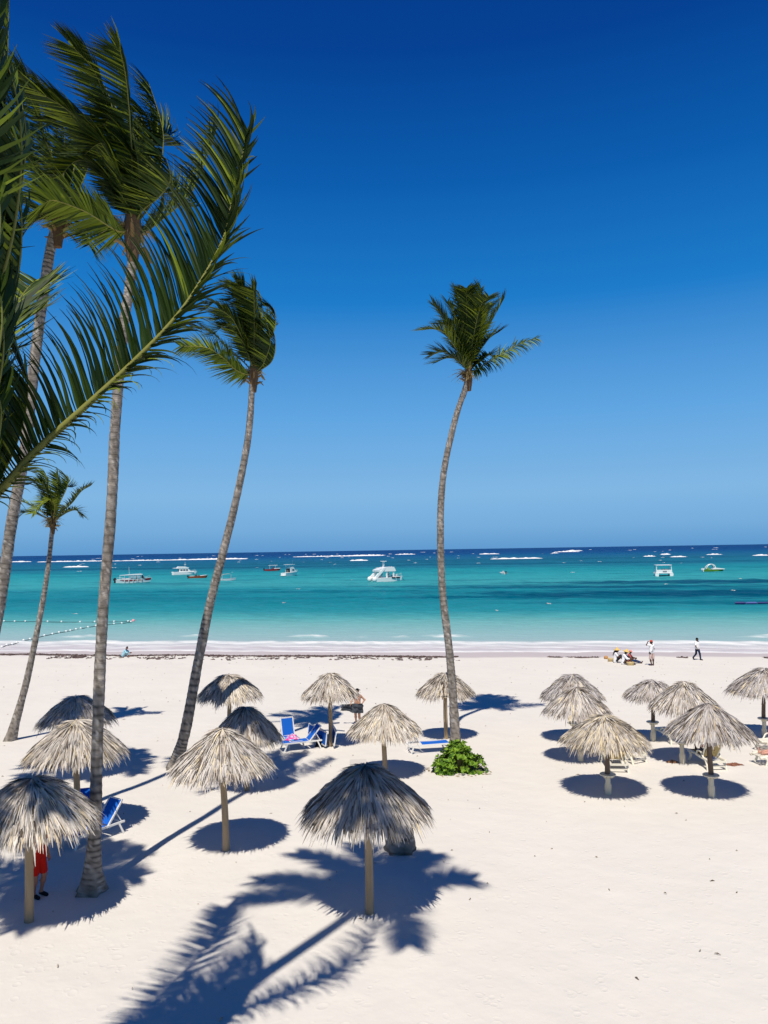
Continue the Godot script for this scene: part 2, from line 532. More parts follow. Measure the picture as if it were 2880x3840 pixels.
const CROWNS := {
	"A": [Vector3(-6.19, 16.17, -18.91),
		[1,0.21,0.77,0.18,0.27,1.57,0.36,0.13,2.46,0.54,-0.20,2.79,0.72,-0.47,2.43,0.90],
		[1,0.48,0.76,-0.06,0.66,1.50,-0.12,0.76,2.77,-0.18,0.53,3.81,-0.24,0.32,4.48,-0.30],
		[1,-0.35,0.94,-0.16,-0.66,2.40,-0.32,-0.69,3.62,-0.48,-1.00,4.65,-0.64,-1.45,4.91,-0.80],
		[1,-0.17,0.58,0.08,-0.78,1.86,0.16,-1.04,2.94,0.24,-1.47,3.32,0.32,-1.90,2.86,0.40],
		[0,0.29,0.06,-0.24,0.61,0.46,-0.48,1.37,1.41,-0.72,1.78,2.71,-0.96,2.02,3.81,-1.20],
		[2,-0.21,-0.22,0.24,-0.41,-0.20,0.48,-0.96,0.13,0.72,-1.63,0.32,0.96,-1.81,0.10,1.20],
		[1,-0.10,0.56,0.12,-0.40,1.22,0.24,-0.82,1.63,0.36,-1.29,1.70,0.48,-1.63,1.23,0.60],
		[1,-0.03,0.83,-0.20,-0.15,2.14,-0.40,-0.40,3.24,-0.60,-0.84,4.24,-0.80,-1.34,4.57,-1.00],
		[1,0.09,0.83,-0.20,0.32,2.01,-0.40,0.32,3.11,-0.60,0.02,3.98,-0.80,-0.54,4.24,-1.00],
		[1,-0.47,0.31,-0.10,-1.09,0.85,-0.20,-1.72,1.27,-0.30,-2.24,2.18,-0.40,-2.53,2.85,-0.50],
		[1,0.33,0.40,0.20,0.79,0.65,0.40,1.16,1.01,0.60,1.13,1.49,0.80,1.02,1.50,1.00],
		[1,0.02,0.48,0.30,-0.13,1.27,0.60,-0.23,1.68,0.90,-0.40,1.75,1.20,-0.66,1.26,1.50]],
	"B": [Vector3(-5.08, 15.08, -30.16),
		[1,-0.07,0.75,0.20,-0.16,1.54,0.40,-0.48,2.09,0.60,-0.89,2.18,0.80,-1.35,1.95,1.00],
		[1,0.36,0.25,0.16,0.64,0.76,0.32,0.78,1.23,0.48,0.66,1.84,0.64,0.33,1.91,0.80],
		[2,-0.30,-0.07,0.16,-0.73,0.12,0.32,-1.14,0.53,0.48,-1.83,0.94,0.64,-2.83,0.98,0.80],
		[0,-0.44,0.51,-0.10,-1.04,1.02,-0.20,-1.67,1.75,-0.30,-2.25,2.03,-0.40,-2.84,2.09,-0.50],
		[1,-0.06,1.25,-0.08,-0.25,2.57,-0.16,-0.44,3.37,-0.24,-0.77,3.86,-0.32,-1.12,3.78,-0.40],
		[1,0.11,1.27,-0.16,0.30,2.44,-0.32,0.28,3.25,-0.48,0.07,3.73,-0.64,-0.26,3.75,-0.80],
		[1,0.30,0.87,-0.10,0.76,1.64,-0.20,0.90,2.23,-0.30,0.81,2.83,-0.40,0.50,3.06,-0.50],
		[1,-0.26,1.09,-0.18,-0.84,2.28,-0.36,-1.25,2.91,-0.54,-1.72,3.27,-0.72,-2.18,3.04,-0.90],
		[1,-0.02,0.99,0.18,-0.07,2.05,0.36,-0.12,2.73,0.54,-0.45,3.01,0.72,-0.83,2.80,0.90],
		[1,0.40,0.21,-0.04,0.73,0.49,-0.08,0.89,0.96,-0.12,0.87,1.63,-0.16,0.68,1.93,-0.20],
		[1,0.15,1.11,0.08,0.35,1.92,0.16,0.28,2.64,0.24,-0.16,2.99,0.32,-0.51,2.78,0.40],
		[1,-0.09,0.59,0.30,-0.39,1.25,0.60,-0.69,1.62,0.90,-1.02,1.63,1.20,-1.36,1.19,1.50]],
	"C": [Vector3(3.75, 15.55, -32.94),
		[0,0.24,1.40,-0.08,0.47,2.43,-0.15,0.58,3.28,-0.23,0.71,4.02,-0.30],
		[0,-0.03,1.42,-0.15,-0.16,2.49,-0.30,-0.29,3.37,-0.45,-0.40,4.08,-0.60],
		[0,-0.33,0.97,0.05,-0.77,1.97,0.10,-1.16,2.67,0.15,-1.55,3.17,0.20],
		[0,0.38,0.95,0.05,0.79,1.85,0.10,1.24,2.64,0.15,1.69,3.42,0.20],
		[2,-0.25,0.63,0.18,-0.65,1.19,0.36,-1.09,1.75,0.54,-1.55,1.88,0.72,-2.13,1.80,0.90],
		[0,-0.25,0.51,-0.15,-0.70,0.96,-0.30,-1.19,1.17,-0.45,-1.69,1.05,-0.60],
		[3,0.32,0.14,0.06,0.76,0.42,0.12,1.45,0.80,0.18,2.25,1.24,0.24,3.04,1.51,0.30],
		[0,0.30,0.72,-0.23,0.75,1.39,-0.45,1.14,1.86,-0.67,1.59,2.18,-0.90],
		[0,0.06,1.32,0.23,0.12,2.46,0.45,0.05,3.19,0.67,-0.06,3.42,0.90],
		[0,-0.15,0.80,0.30,-0.51,1.52,0.60,-0.92,1.94,0.90,-1.33,1.96,1.20],
		[2,0.15,0.81,0.24,0.37,1.44,0.48,0.48,1.97,0.72,0.40,2.40,0.96,0.18,2.52,1.20],
		[0,-0.21,0.33,0.17,-0.56,0.59,0.35,-1.03,0.61,0.52,-1.52,0.38,0.70],
		[0,0.29,0.41,-0.20,0.73,0.76,-0.40,1.07,1.01,-0.60,1.40,0.95,-0.80],
		[0,-0.07,1.24,-0.25,-0.34,2.35,-0.50,-0.55,3.09,-0.75,-0.79,3.66,-1.00],
		[0,0.26,1.25,-0.30,0.69,2.36,-0.60,1.06,3.18,-0.90,1.38,3.58,-1.20]],
	"D": [Vector3(-15.27, 9.53, -35.40),
		[1,0.04,0.71,-0.10,0.12,1.47,-0.20,0.03,2.04,-0.30],
		[0,0.37,0.37,0.08,0.87,0.79,0.15,1.28,1.25,0.23,1.69,1.47,0.30],
		[2,0.21,0.58,0.30,0.21,0.86,0.60,-0.01,0.80,0.90,-0.27,0.33,1.20],
		[2,-0.37,0.39,0.08,-0.98,0.78,0.15,-1.69,1.00,0.23,-2.29,1.00,0.30],
		[1,-0.07,0.70,0.15,-0.28,1.33,0.30,-0.53,1.64,0.45,-0.76,1.53,0.60],
		[1,-0.25,0.21,0.20,-0.59,0.38,0.40,-0.92,0.37,0.60,-1.16,0.05,0.80],
		[1,0.17,0.71,-0.15,0.42,1.36,-0.30,0.47,1.81,-0.45,0.19,2.11,-0.60],
		[1,-0.13,0.83,-0.20,-0.38,1.71,-0.40,-0.68,2.17,-0.60,-1.10,2.19,-0.80],
		[0,0.21,0.22,-0.20,0.49,0.44,-0.40,0.74,0.51,-0.60,0.92,0.30,-0.80]],
	"E": [Vector3(-9.17, 17.57, -21.50),
		[1,-0.10,1.00,0.00,-0.28,2.36,0.00,-0.42,3.73,0.00,-0.65,4.42,0.00],
		[1,0.18,0.94,0.12,0.29,2.22,0.24,0.20,3.23,0.36,-0.14,3.57,0.48,-0.47,3.23,0.60],
		[0,0.37,0.07,0.10,0.84,0.26,0.20,1.23,0.14,0.30,1.51,-0.15,0.40],
		[1,-0.17,0.70,0.07,-0.54,1.74,0.15,-0.77,2.65,0.23,-1.00,2.75,0.30],
		[1,0.22,0.77,-0.10,0.44,1.91,-0.20,0.40,3.07,-0.30,0.01,3.97,-0.40,-0.50,4.04,-0.50],
		[1,-0.23,0.16,0.07,-0.66,0.40,0.15,-1.02,0.51,0.23,-1.37,0.21,0.30],
		[1,0.23,0.54,-0.18,0.59,1.30,-0.35,0.72,2.08,-0.52,0.44,2.73,-0.70],
		[1,-0.04,1.12,-0.25,-0.23,2.78,-0.50,-0.52,3.91,-0.75,-1.01,4.93,-1.00],
		[0,0.28,-0.04,0.20,0.69,-0.27,0.40,1.03,-0.62,0.60,1.23,-1.10,0.80],
		[0,-0.09,-0.03,0.20,-0.35,-0.12,0.40,-0.58,-0.46,0.60,-0.74,-0.93,0.80]],
}

func curve(pts: Array, m: int) -> Array:
	# Catmull-Rom through pts, m + 1 samples evenly in parameter
	var out := []
	var k := pts.size() - 1
	for i in m + 1:
		var t := float(i) / m * k
		var j := mini(int(t), k - 1)
		var f := t - j
		var p0: Vector3 = pts[maxi(j - 1, 0)]
		var p1: Vector3 = pts[j]
		var p2: Vector3 = pts[j + 1]
		var p3: Vector3 = pts[mini(j + 2, k)]
		if j == 0: p0 = p1 * 2.0 - p2
		if j + 2 > k: p3 = p2 * 2.0 - p1
		out.append(p1.cubic_interpolate(p2, p0, p3, f))
	return out

func leaf_color(yellow: float) -> Color:
	var c := Color(0.009, 0.024, 0.006).lerp(Color(0.038, 0.068, 0.010), pow(rng.randf(), 1.4))
	if rng.randf() < yellow: c = c.lerp(Color(0.21, 0.27, 0.02), rng.randf_range(0.3, 1.0))  # sunlit highlights put into the colour of some leaflets
	return c

func leaflet(mb: MB, p: Vector3, dir: Vector3, across: Vector3, length: float, width: float, droop: Vector3, col: Color, segs: int, fold: float) -> void:
	# one narrow blade: bends towards droop as it goes out, tapers to a point
	var d := dir.normalized()
	var q := p
	var w := (across - d * across.dot(d)).normalized()
	var nn := w.cross(d)
	var la := q - w * width * 0.35
	var ra := q + w * width * 0.35
	var ca := q
	var tip := col.lerp(Color(0.13, 0.12, 0.03), rng.randf_range(0.0, 0.35))
	for i in segs:
		var t := float(i + 1) / segs
		q += d * length / segs
		d = (d + droop * (1.6 * t / segs)).normalized()
		w = (w - d * w.dot(d)).normalized()
		nn = w.cross(d)
		var hw := width * 0.5 * (1.0 - pow(t, 1.8)) if t < 1.0 else 0.0015
		if i == 0: hw = width * 0.5
		var lb := q - w * hw + nn * fold * hw
		var rb := q + w * hw + nn * fold * hw
		var c1 := col.lerp(tip, maxf(0.0, t - 1.0 / segs - 0.4))
		var c2 := col.lerp(tip, maxf(0.0, t - 0.4))
		if fold > 0.0:
			mb.quad2(la, ca, q, lb, c1, c2)
			mb.quad2(ca, ra, rb, q, c1, c2)
		else:
			mb.quad2(la, ra, rb, lb, c1, c2)
		la = lb
		ra = rb
		ca = q

func frond(parent: Node3D, pts: Array, style: int, leaf_len: float, pairs: int, wind: float, wide := 0.05) -> MeshInstance3D:
	# style 0 plain, 1 blown over by the wind, 2 mostly yellow-green, 3 leaflets hanging from a straight midrib
	var path := curve(pts, pairs)
	var mb := MB.new()
	var m := path.size()
	var rad := []
	for i in m: rad.append(lerpf(0.034, 0.005, pow(float(i) / m, 0.8)))
	mb.tube(path, rad, 5, Color(0.16, 0.17, 0.045) if style != 2 else Color(0.3, 0.27, 0.07), true)
	var chord: Vector3 = pts[pts.size() - 1] - pts[0]
	var sag: Vector3 = path[m / 2] - (pts[0] + pts[pts.size() - 1]) * 0.5
	var bin := chord.cross(sag)
	if sag.length() < 0.12: bin = chord.cross(Vector3(0.3, 1.0, 0.25))
	bin = bin.normalized()
	var yellow := 0.26 if style != 2 else 0.85
	var start := int(m * 0.14)
	for i in range(start, m):
		var t := float(i - start) / (m - 1 - start)
		var tan: Vector3 = (path[mini(i + 1, m - 1)] - path[maxi(i - 1, 0)]).normalized()
		var side := (bin - tan * bin.dot(tan)).normalized()
		var up := tan.cross(side)
		if up.y < 0.0: up = -up
		var ll := leaf_len * (0.38 + 0.62 * pow(sin(PI * (0.12 + 0.8 * t)), 0.8)) * rng.randf_range(0.82, 1.1)
		for sg in [-1.0, 1.0]:
			if rng.randf() < 0.03: continue
			var fwd := lerpf(0.45, 1.15, t) + rng.randf_range(-0.12, 0.12)
			var dir: Vector3 = side * sg + tan * fwd + up * 0.25
			var droop := Vector3(0, -0.35, 0)
			if style == 1:
				dir += WIND * wind * 1.1
				droop = WIND * 0.7 * wind + Vector3(0, rng.randf_range(-0.1, 0.25), 0)
			elif style == 3:
				dir += Vector3(-0.2, -0.75, 0.2)
				droop = Vector3(-0.2, -0.9, 0)
			else:
				dir += WIND * wind * 0.3
				droop += WIND * 0.3 * wind
			dir += Vector3(rng.randfn(0, 0.09), rng.randfn(0, 0.09), rng.randfn(0, 0.09))
			# blades lie with their upper face to the sky, a little twisted
			var face := (up + tan * rng.randfn(0, 0.25) + Vector3(rng.randfn(0, 0.25), 0.35 + rng.randfn(0, 0.2), rng.randfn(0, 0.25))).normalized()
			leaflet(mb, path[i], dir, face.cross(dir), ll, wide, droop, leaf_color(yellow), 3, 0.0)
	return part("frond", mb, M.leaf, parent)

func trunk(parent: Node3D, pts: Array, r0: float, r1: float, flare: float) -> void:
	# ringed coconut trunk: a leaf-scar step every hand's breadth, swollen foot
	var length := 0.0
	for i in pts.size() - 1: length += pts[i].distance_to(pts[i + 1])
	var m := int(length / 0.055)
	var path := curve(pts, m)
	var mb := MB.new()
	var sides := 14
	var k := 0
	var sd: float = pts[0].x * 3.0
	for i in m + 1:
		var t := float(i) / m
		var hgt := t * length
		var ring := fposmod(hgt + 0.03 * noise.get_noise_2d(hgt * 2.0, sd), 0.17) / 0.17
		var r := lerpf(r0, r1, pow(t, 0.8)) * (1.0 + 0.09 * ring - 0.04) + flare * exp(-hgt / 0.65)
		r *= 1.0 + 0.07 * noise.get_noise_2d(hgt * 0.8, sd + 4.0)
		var tan: Vector3 = (path[mini(i + 1, m)] - path[maxi(i - 1, 0)]).normalized()
		var u := tan.cross(Vector3.BACK).normalized()
		var w := tan.cross(u)
		for j in sides:
			var a := TAU * j / sides
			var q := u * cos(a) + w * sin(a)
			var rr := r * (1.0 + 0.06 * noise.get_noise_3d(cos(a) * 1.5, hgt * 1.2, sin(a) * 1.5 + sd) + 0.02 * sin(a * 3.0 + hgt * 0.7))
			if hgt < 0.7: rr *= 1.0 + (0.7 - hgt) * 0.3 * sin(a * 5.0 + sd)
			var g := 0.5 + 0.9 * noise.get_noise_3d(cos(a) * 2.0, hgt * 4.0, sin(a) * 2.0 + sd)
			var col := Color(0.13, 0.112, 0.095).lerp(Color(0.36, 0.325, 0.285), clampf(g, 0, 1))
			if ring < 0.22 + 0.18 * noise.get_noise_2d(a * 0.8, hgt * 3.0): col = col * 0.4
			if noise.get_noise_3d(cos(a) * 3.0 + 20.0, hgt * 7.0, sin(a) * 3.0 + sd) > 0.42: col = col.lerp(Color(0.55, 0.52, 0.48), 0.6)
			mb.vert(path[i] + q * rr, (q + tan * (0.35 if ring < 0.3 else -0.08)).normalized(), Color(col.r, col.g, col.b))
	for i in m:
		for j in sides:
			var j2 := (j + 1) % sides
			mb.ix.append_array(PackedInt32Array([(i + 1) * sides + j, (i + 1) * sides + j2, i * sides + j2, (i + 1) * sides + j, i * sides + j2, i * sides + j]))
	part("trunk", mb, M.bark, parent)

func crown_heart(parent: Node3D, p: Vector3, size: float) -> void:
	# fibre sheath, old leaf bases and flower stalks where the fronds leave the trunk
	var mb := MB.new()
	mb.tube([p + Vector3(0, -0.95, 0) * size, p + Vector3(0, -0.45, 0) * size, p, p + Vector3(0, 0.45, 0) * size, p + Vector3(0.02, 0.9, 0) * size], [0.13 * size, 0.2 * size, 0.24 * size, 0.17 * size, 0.05], 10, Color(0.13, 0.085, 0.05))
	part("leaf_sheath", mb, M.bark, parent)
	for k in 11:
		var st := MB.new()
		var a := rng.randf() * TAU
		var q := Vector3(cos(a), 0, sin(a))
		var b := p + q * 0.16 * size + Vector3(0, rng.randf_range(-0.7, 0.0), 0) * size
		var l := rng.randf_range(0.25, 0.55) * size
		st.tube([b, b + q * l * 0.5 + Vector3(0, 0.3 * l, 0), b + q * l + Vector3(0, rng.randf_range(-0.5, 0.5) * l, 0)], [0.07 * size, 0.05 * size, 0.015], 5, Color(0.16, 0.09, 0.045).lerp(Color(0.34, 0.26, 0.12), rng.randf()))
		part("leaf_base", st, M.bark, parent)
	for k in 5:
		var fl := MB.new()
		var a := rng.randf() * TAU
		var q := Vector3(cos(a), 0, sin(a)) * size
		for j in 16:
			var e := p + q * rng.randf_range(0.5, 0.9) + Vector3(rng.randf_range(-0.25, 0.25), rng.randf_range(-0.5, 0.3), rng.randf_range(-0.25, 0.25)) * size
			fl.tube([p + q * 0.2, p.lerp(e, 0.6) + Vector3(0, 0.12, 0), e], [0.014, 0.01, 0.004], 3, Color(0.42, 0.30, 0.10).lerp(Color(0.5, 0.42, 0.2), rng.randf()), false)
		part("flower_stalk", fl, M.leaf, parent)

func palm(label: String, at: Vector3, trunk_pts: Array, r0: float, r1: float, flare: float, key: String, leaf_len: float, pairs: int, wind: float, heart: float, extra: Array) -> Node3D:
	var o := thing("palm_tree", label, "palm tree", at, 0.0, "coconut palms on the beach")
	var tp := []
	for q in trunk_pts: tp.append(q - at)
	trunk(o, tp, r0, r1, flare)
	var c: Vector3 = CROWNS[key][0] - at
	crown_heart(o, c, heart)
	for i in range(1, CROWNS[key].size()):
		var f: Array = CROWNS[key][i]
		var pts := [c]
		for j in range(1, f.size(), 3): pts.append(c + Vector3(f[j], f[j + 1], f[j + 2]) * (Vector3(0.95, 0.88, 1.0) if key == "A" else Vector3.ONE * (1.1 if key == "D" else 0.95)))
		frond(o, pts, f[0], leaf_len, pairs, wind)
	for e in extra:
		# fronds that reach towards or away from the balcony: e = sideways, up, out, style
		var t := Vector3(e[0], e[1], e[2])
		frond(o, [c, c + Vector3(t.x * 0.3, t.y * 0.55, t.z * 0.22), c + Vector3(t.x * 0.65, t.y * 0.95, t.z * 0.6), c + t], e[3], leaf_len, pairs, wind)
	return o

func palms() -> void:
	palm("tall ringed palm in front, trunk leaning right, its crown crossed by the near frond", Vector3(-7.19, -0.1, -18.91), [Vector3(-7.19, -0.14, -18.91), Vector3(-7.10, 1.50, -18.91), Vector3(-7.03, 3.93, -18.91), Vector3(-6.92, 6.51, -18.91), Vector3(-6.72, 9.11, -18.91), Vector3(-6.61, 11.41, -18.91), Vector3(-6.40, 13.73, -18.91), Vector3(-6.21, 15.14, -18.91), Vector3(-6.19, 16.2, -18.91)], 0.145, 0.115, 0.24, "A", 1.1, 118, 1.0, 0.95, [[-0.6, 3.2, 2.2, 1], [0.5, 3.0, 2.4, 1], [-0.4, 3.4, -2.4, 1], [0.6, 3.3, -2.2, 1], [-1.4, 2.2, 2.2, 1], [0.9, 1.8, -2.8, 1]])
	palm("curving palm whose trunk leans right across the moored boats", Vector3(-8.29, -0.3, -30.16), [Vector3(-8.29, -0.36, -30.16), Vector3(-7.84, 1.11, -30.16), Vector3(-7.29, 3.94, -30.16), Vector3(-6.83, 6.09, -30.16), Vector3(-6.36, 7.89, -30.16), Vector3(-5.81, 10.06, -30.16), Vector3(-5.33, 12.43, -30.16), Vector3(-5.14, 14.46, -30.16), Vector3(-5.07, 15.20, -30.16)], 0.225, 0.11, 0.10, "B", 1.0, 100, 0.8, 0.8, [[-0.3, 3.0, 1.8, 1], [0.4, 2.6, 2.2, 1], [-0.5, 3.0, -2.0, 1], [0.5, 2.6, -2.4, 1], [-0.8, 1.8, 2.4, 1]])
	palm("solitary curved palm standing by the green bush at the middle", Vector3(2.88, -0.39, -32.94), [Vector3(2.88, -0.45, -32.94), Vector3(2.79, 1.84, -32.94), Vector3(2.67, 3.79, -32.94), Vector3(2.46, 5.95, -32.94), Vector3(2.40, 8.12, -32.94), Vector3(2.46, 10.11, -32.94), Vector3(2.67, 11.70, -32.94), Vector3(3.17, 13.70, -32.94), Vector3(3.60, 14.90, -32.94), Vector3(3.75, 15.61, -32.94)], 0.185, 0.115, 0.08, "C", 0.95, 98, 0.3, 0.78, [[-0.2, 3.2, 1.6, 0], [0.6, 2.6, 2.4, 0], [-0.7, 2.8, -2.0, 0], [0.5, 3.2, -1.8, 0], [0.2, 2.0, -2.8, 0]])
	palm("small distant palm farthest left by the water, slim trunk leaning right", Vector3(-17.19, -0.38, -35.40), [Vector3(-17.19, -0.45, -35.40), Vector3(-16.47, 2.11, -35.40), Vector3(-15.86, 5.04, -35.40), Vector3(-15.51, 7.15, -35.40), Vector3(-15.31, 9.06, -35.40), Vector3(-15.27, 9.59, -35.40)], 0.165, 0.08, 0.12, "D", 0.7, 76, 0.8, 0.6, [[-0.2, 1.8, 1.2, 1], [0.4, 1.7, -1.2, 1], [-0.5, 1.2, -1.6, 1]])
	palm("leaning palm at the left edge, trunk cut by the frame", Vector3(-12.09, -0.15, -21.5), [Vector3(-12.09, -0.2, -21.50), Vector3(-11.47, 2.93, -21.50), Vector3(-10.73, 6.73, -21.50), Vector3(-10.43, 8.92, -21.50), Vector3(-10.05, 11.13, -21.50), Vector3(-9.75, 14.02, -21.50), Vector3(-9.43, 16.42, -21.50), Vector3(-9.17, 17.63, -21.50)], 0.165, 0.135, 0.12, "E", 1.05, 100, 0.9, 0.85, [[-0.4, 3.2, 2.0, 1], [0.5, 2.8, -2.0, 1], [-1.2, 2.0, 2.0, 1]])

func near_palm() -> void:
	# the palm beside the balcony; its trunk stands left of the view, one frond sweeps across it
	var at := Vector3(-6.6, 0, -7.4)
	var o := thing("palm_tree", "near palm at the left edge whose great frond sweeps across the view", "palm tree", at, 0.0, "coconut palms on the beach")
	var c := Vector3(-5.3, 7.75, -8.1) - at
	trunk(o, [Vector3(0, -0.05, 0), Vector3(0.25, 2.5, -0.2), Vector3(0.75, 5.0, -0.45), c], 0.2, 0.15, 0.15)
	crown_heart(o, c, 1.1)
	var big := [c]
	for q in [[-4.30, 8.58, -8.30], [-3.87, 9.15, -8.50], [-3.36, 9.66, -8.60], [-2.95, 10.09, -8.70], [-2.49, 10.61, -8.80], [-2.19, 11.07, -8.90], [-1.89, 11.77, -9.10], [-1.79, 12.40, -9.25], [-1.65, 13.32, -9.50]]:
		big.append(Vector3(q[0], q[1], q[2]) - at)
	big_frond(o, big)
	# fronds that rise along the left edge
	for f in [[[-4.70, 9.2, -8.0], [-4.15, 10.4, -7.95], [-3.82, 11.5, -7.9], [-3.78, 12.6, -7.9], [-3.98, 13.5, -7.8], [-4.25, 14.3, -7.7]],
			[[-4.85, 9.0, -8.1], [-4.35, 9.9, -8.2], [-3.98, 10.8, -8.2], [-3.9, 11.7, -8.2], [-4.1, 12.5, -8.2]],
			[[-5.0, 9.3, -7.7], [-4.5, 10.8, -7.5], [-4.0, 12.1, -7.4], [-3.95, 13.1, -7.2]],
			[[-4.75, 8.6, -7.8], [-4.25, 9.2, -7.7], [-3.95, 9.8, -7.7], [-3.85, 10.5, -7.7], [-4.05, 11.1, -7.7]],
			[[-4.8, 8.2, -8.2], [-4.4, 8.6, -8.4], [-4.15, 9.2, -8.6], [-4.05, 9.9, -8.7], [-4.2, 10.5, -8.7]],
			[[-4.7, 8.0, -7.8], [-4.3, 8.3, -7.6], [-4.1, 8.8, -7.5], [-4.1, 9.4, -7.5]],
			[[-4.75, 9.4, -7.8], [-4.2, 11.0, -7.6], [-3.85, 12.4, -7.5], [-3.75, 13.6, -7.4]],
			[[-4.8, 8.9, -7.9], [-4.3, 9.7, -7.75], [-3.95, 10.5, -7.6], [-3.8, 11.4, -7.55], [-3.95, 12.2, -7.5]],
			[[-4.75, 8.4, -7.9], [-4.35, 8.9, -7.8], [-4.0, 9.5, -7.8], [-3.88, 10.2, -7.8], [-4.0, 10.9, -7.8]],
			[[-4.7, 8.1, -8.0], [-4.3, 8.4, -7.9], [-4.05, 8.9, -7.9], [-3.95, 9.5, -7.9], [-4.1, 10.0, -7.9]],
			[[-4.9, 9.6, -8.2], [-4.4, 11.4, -8.2], [-4.1, 12.8, -8.2], [-4.05, 14.2, -8.2]],
			[[-4.9, 9.0, -7.9], [-4.4, 10.2, -7.6], [-4.05, 11.2, -7.4], [-3.9, 12.2, -7.3], [-3.9, 13.0, -7.2]],
			[[-4.95, 9.2, -8.3], [-4.5, 10.6, -8.5], [-4.15, 11.9, -8.6], [-4.1, 13.0, -8.7], [-4.4, 14.0, -8.8]],
			[[-5.3, 9.0, -8.6], [-5.0, 10.6, -9.6], [-4.9, 11.6, -10.4], [-5.0, 12.0, -11.0]],
			[[-5.5, 9.2, -7.8], [-5.3, 11.2, -7.4], [-5.2, 12.8, -7.2], [-5.4, 13.8, -7.0]],
			[[-5.6, 8.4, -7.4], [-6.2, 9.4, -6.2], [-6.8, 9.4, -5.0]]]:
		var pts := [c]
		for q in f: pts.append(Vector3(q[0], q[1], q[2]) - at)
		frond(o, pts, 1, 0.98, 130, 0.45)

func big_frond(o: Node3D, pts: Array) -> void:
	var m := 168
	var path := curve(pts, m)
	var mb := MB.new()
	var rad := []
	for i in m + 1: rad.append(lerpf(0.062, 0.006, pow(float(i) / m, 0.75)))
	mb.tube(path, rad, 8, Color(0.20, 0.20, 0.05))
	var fr := part("frond", mb, M.leaf, o)
	fr.set_meta("label", "great frond sweeping up to the right across the sky")
	for i in range(19, m + 1):
		var t := float(i - 19) / (m - 19)
		var tan: Vector3 = (path[mini(i + 1, m)] - path[maxi(i - 1, 0)]).normalized()
		var left := Vector3(-tan.y, tan.x, 0).normalized()
		var back := left.cross(tan)
		var ll := (0.45 + 0.82 * pow(sin(PI * (0.1 + 0.72 * t)), 0.9)) * rng.randf_range(0.88, 1.08)
		# upper row: long blades streaming up and left, tips blown over; the undersides face the balcony
		var dir := left * lerpf(0.95, 0.7, t) + tan * lerpf(0.35, 1.0, t) + Vector3(0.0, 0.2, 0.2) + Vector3(rng.randfn(0, 0.06), rng.randfn(0, 0.06), rng.randfn(0, 0.12))
		var face := Vector3(rng.randfn(0, 0.2), 0.85 + rng.randfn(0, 0.15), -0.55 + rng.randfn(0, 0.3))
		var lf := MB.new()
		leaflet(lf, path[i], dir, face.cross(dir), ll, rng.randf_range(0.043, 0.056), Vector3(-0.65, rng.randf_range(-0.5, -0.05), 0.0), leaf_color(0.02 if t < 0.8 else 0.22), 7, 0.45)
		part("leaflet", lf, M.leaf, fr)
		# lower row: swept back under the midrib, some coloured yellow-green as if sunlit
		var low := -left * lerpf(0.75, 0.45, t) + tan * lerpf(0.45, 0.9, t) + back * rng.randf_range(-0.9, 0.1) + Vector3(rng.randfn(0, 0.1), rng.randfn(0, 0.1), rng.randfn(0, 0.15))
		var lf2 := MB.new()
		leaflet(lf2, path[i], low, Vector3(0.1, 0.8, rng.randf_range(-0.7, 0.3)).cross(low), ll * rng.randf_range(0.35, 0.68) * lerpf(1.0, 0.7, t), rng.randf_range(0.042, 0.056), Vector3(-1.1, -0.95, 0.1), leaf_color(0.3), 7, 0.45)
		part("leaflet", lf2, M.leaf, fr)

func shade_palms() -> void:
	# palms that stand outside the picture and are seen by their shadows on the sand and the thatch
	for d in [["tall palm beside the balcony whose crown shades the foremost parasol", Vector3(-7.5, 0, -1.5), [Vector3(-6.7, 6.0, -3.0), Vector3(-5.0, 12.0, -5.8), Vector3(-2.3, 17.2, -8.3)], 3.1, [-8, -50, -90, -128, -162, 172, 70]],
			["palm left of the view shading the foremost left parasol", Vector3(-11.6, 0, -9.5), [Vector3(-11.6, 4.5, -9.7), Vector3(-11.0, 9.5, -10.1), Vector3(-10.2, 14.0, -11.2)], 3.4, [0, 33, 66, 98, 131, 164, 196, 229, 262, 295, 328]],
			["palm left of the view shading the parasol behind the leaning trunk", Vector3(-15.5, -0.1, -19.0), [Vector3(-15.0, 5.0, -19.4), Vector3(-14.2, 10.0, -19.9), Vector3(-13.2, 15.0, -21.8)], 3.2, [5, 38, 70, 100, 134, 167, 200, 232, 264, 298, 330]]]:
		var at: Vector3 = d[1]
		var o := thing("palm_tree", d[0], "palm tree", at, 0.0, "coconut palms on the beach")
		var pts := [Vector3(0, -0.05, 0)]
		for q in d[2]: pts.append(q - at)
		trunk(o, pts, 0.2, 0.14, 0.15)
		var c: Vector3 = pts[pts.size() - 1]
		crown_heart(o, c, 1.0)
		for k in d[4]:
			var a := deg_to_rad(k) + rng.randf_range(-0.1, 0.1)
			var q := Vector3(cos(a), 0, sin(a))
			var l: float = d[3] * rng.randf_range(0.8, 1.05)
			if d[4].find(k) % 3 == 1: frond(o, [c, c + q * 0.25 + Vector3(0, 1.5, 0), c + q * 0.7 + Vector3(-0.2, 2.8, 0), c + q * 1.2 + Vector3(-0.5, 3.7, 0)], 0, 0.95, 110, 0.6, 0.062)
			frond(o, [c, c + q * l * 0.25 + Vector3(0, 0.32 * l, 0), c + q * l * 0.6 + Vector3(-0.2, 0.48 * l, 0), c + q * l * 0.92 + Vector3(-0.5, 0.38 * l, 0)], 0, 0.95, 120, 0.6, 0.062)

# ---------------------------------------------------------------- parasols

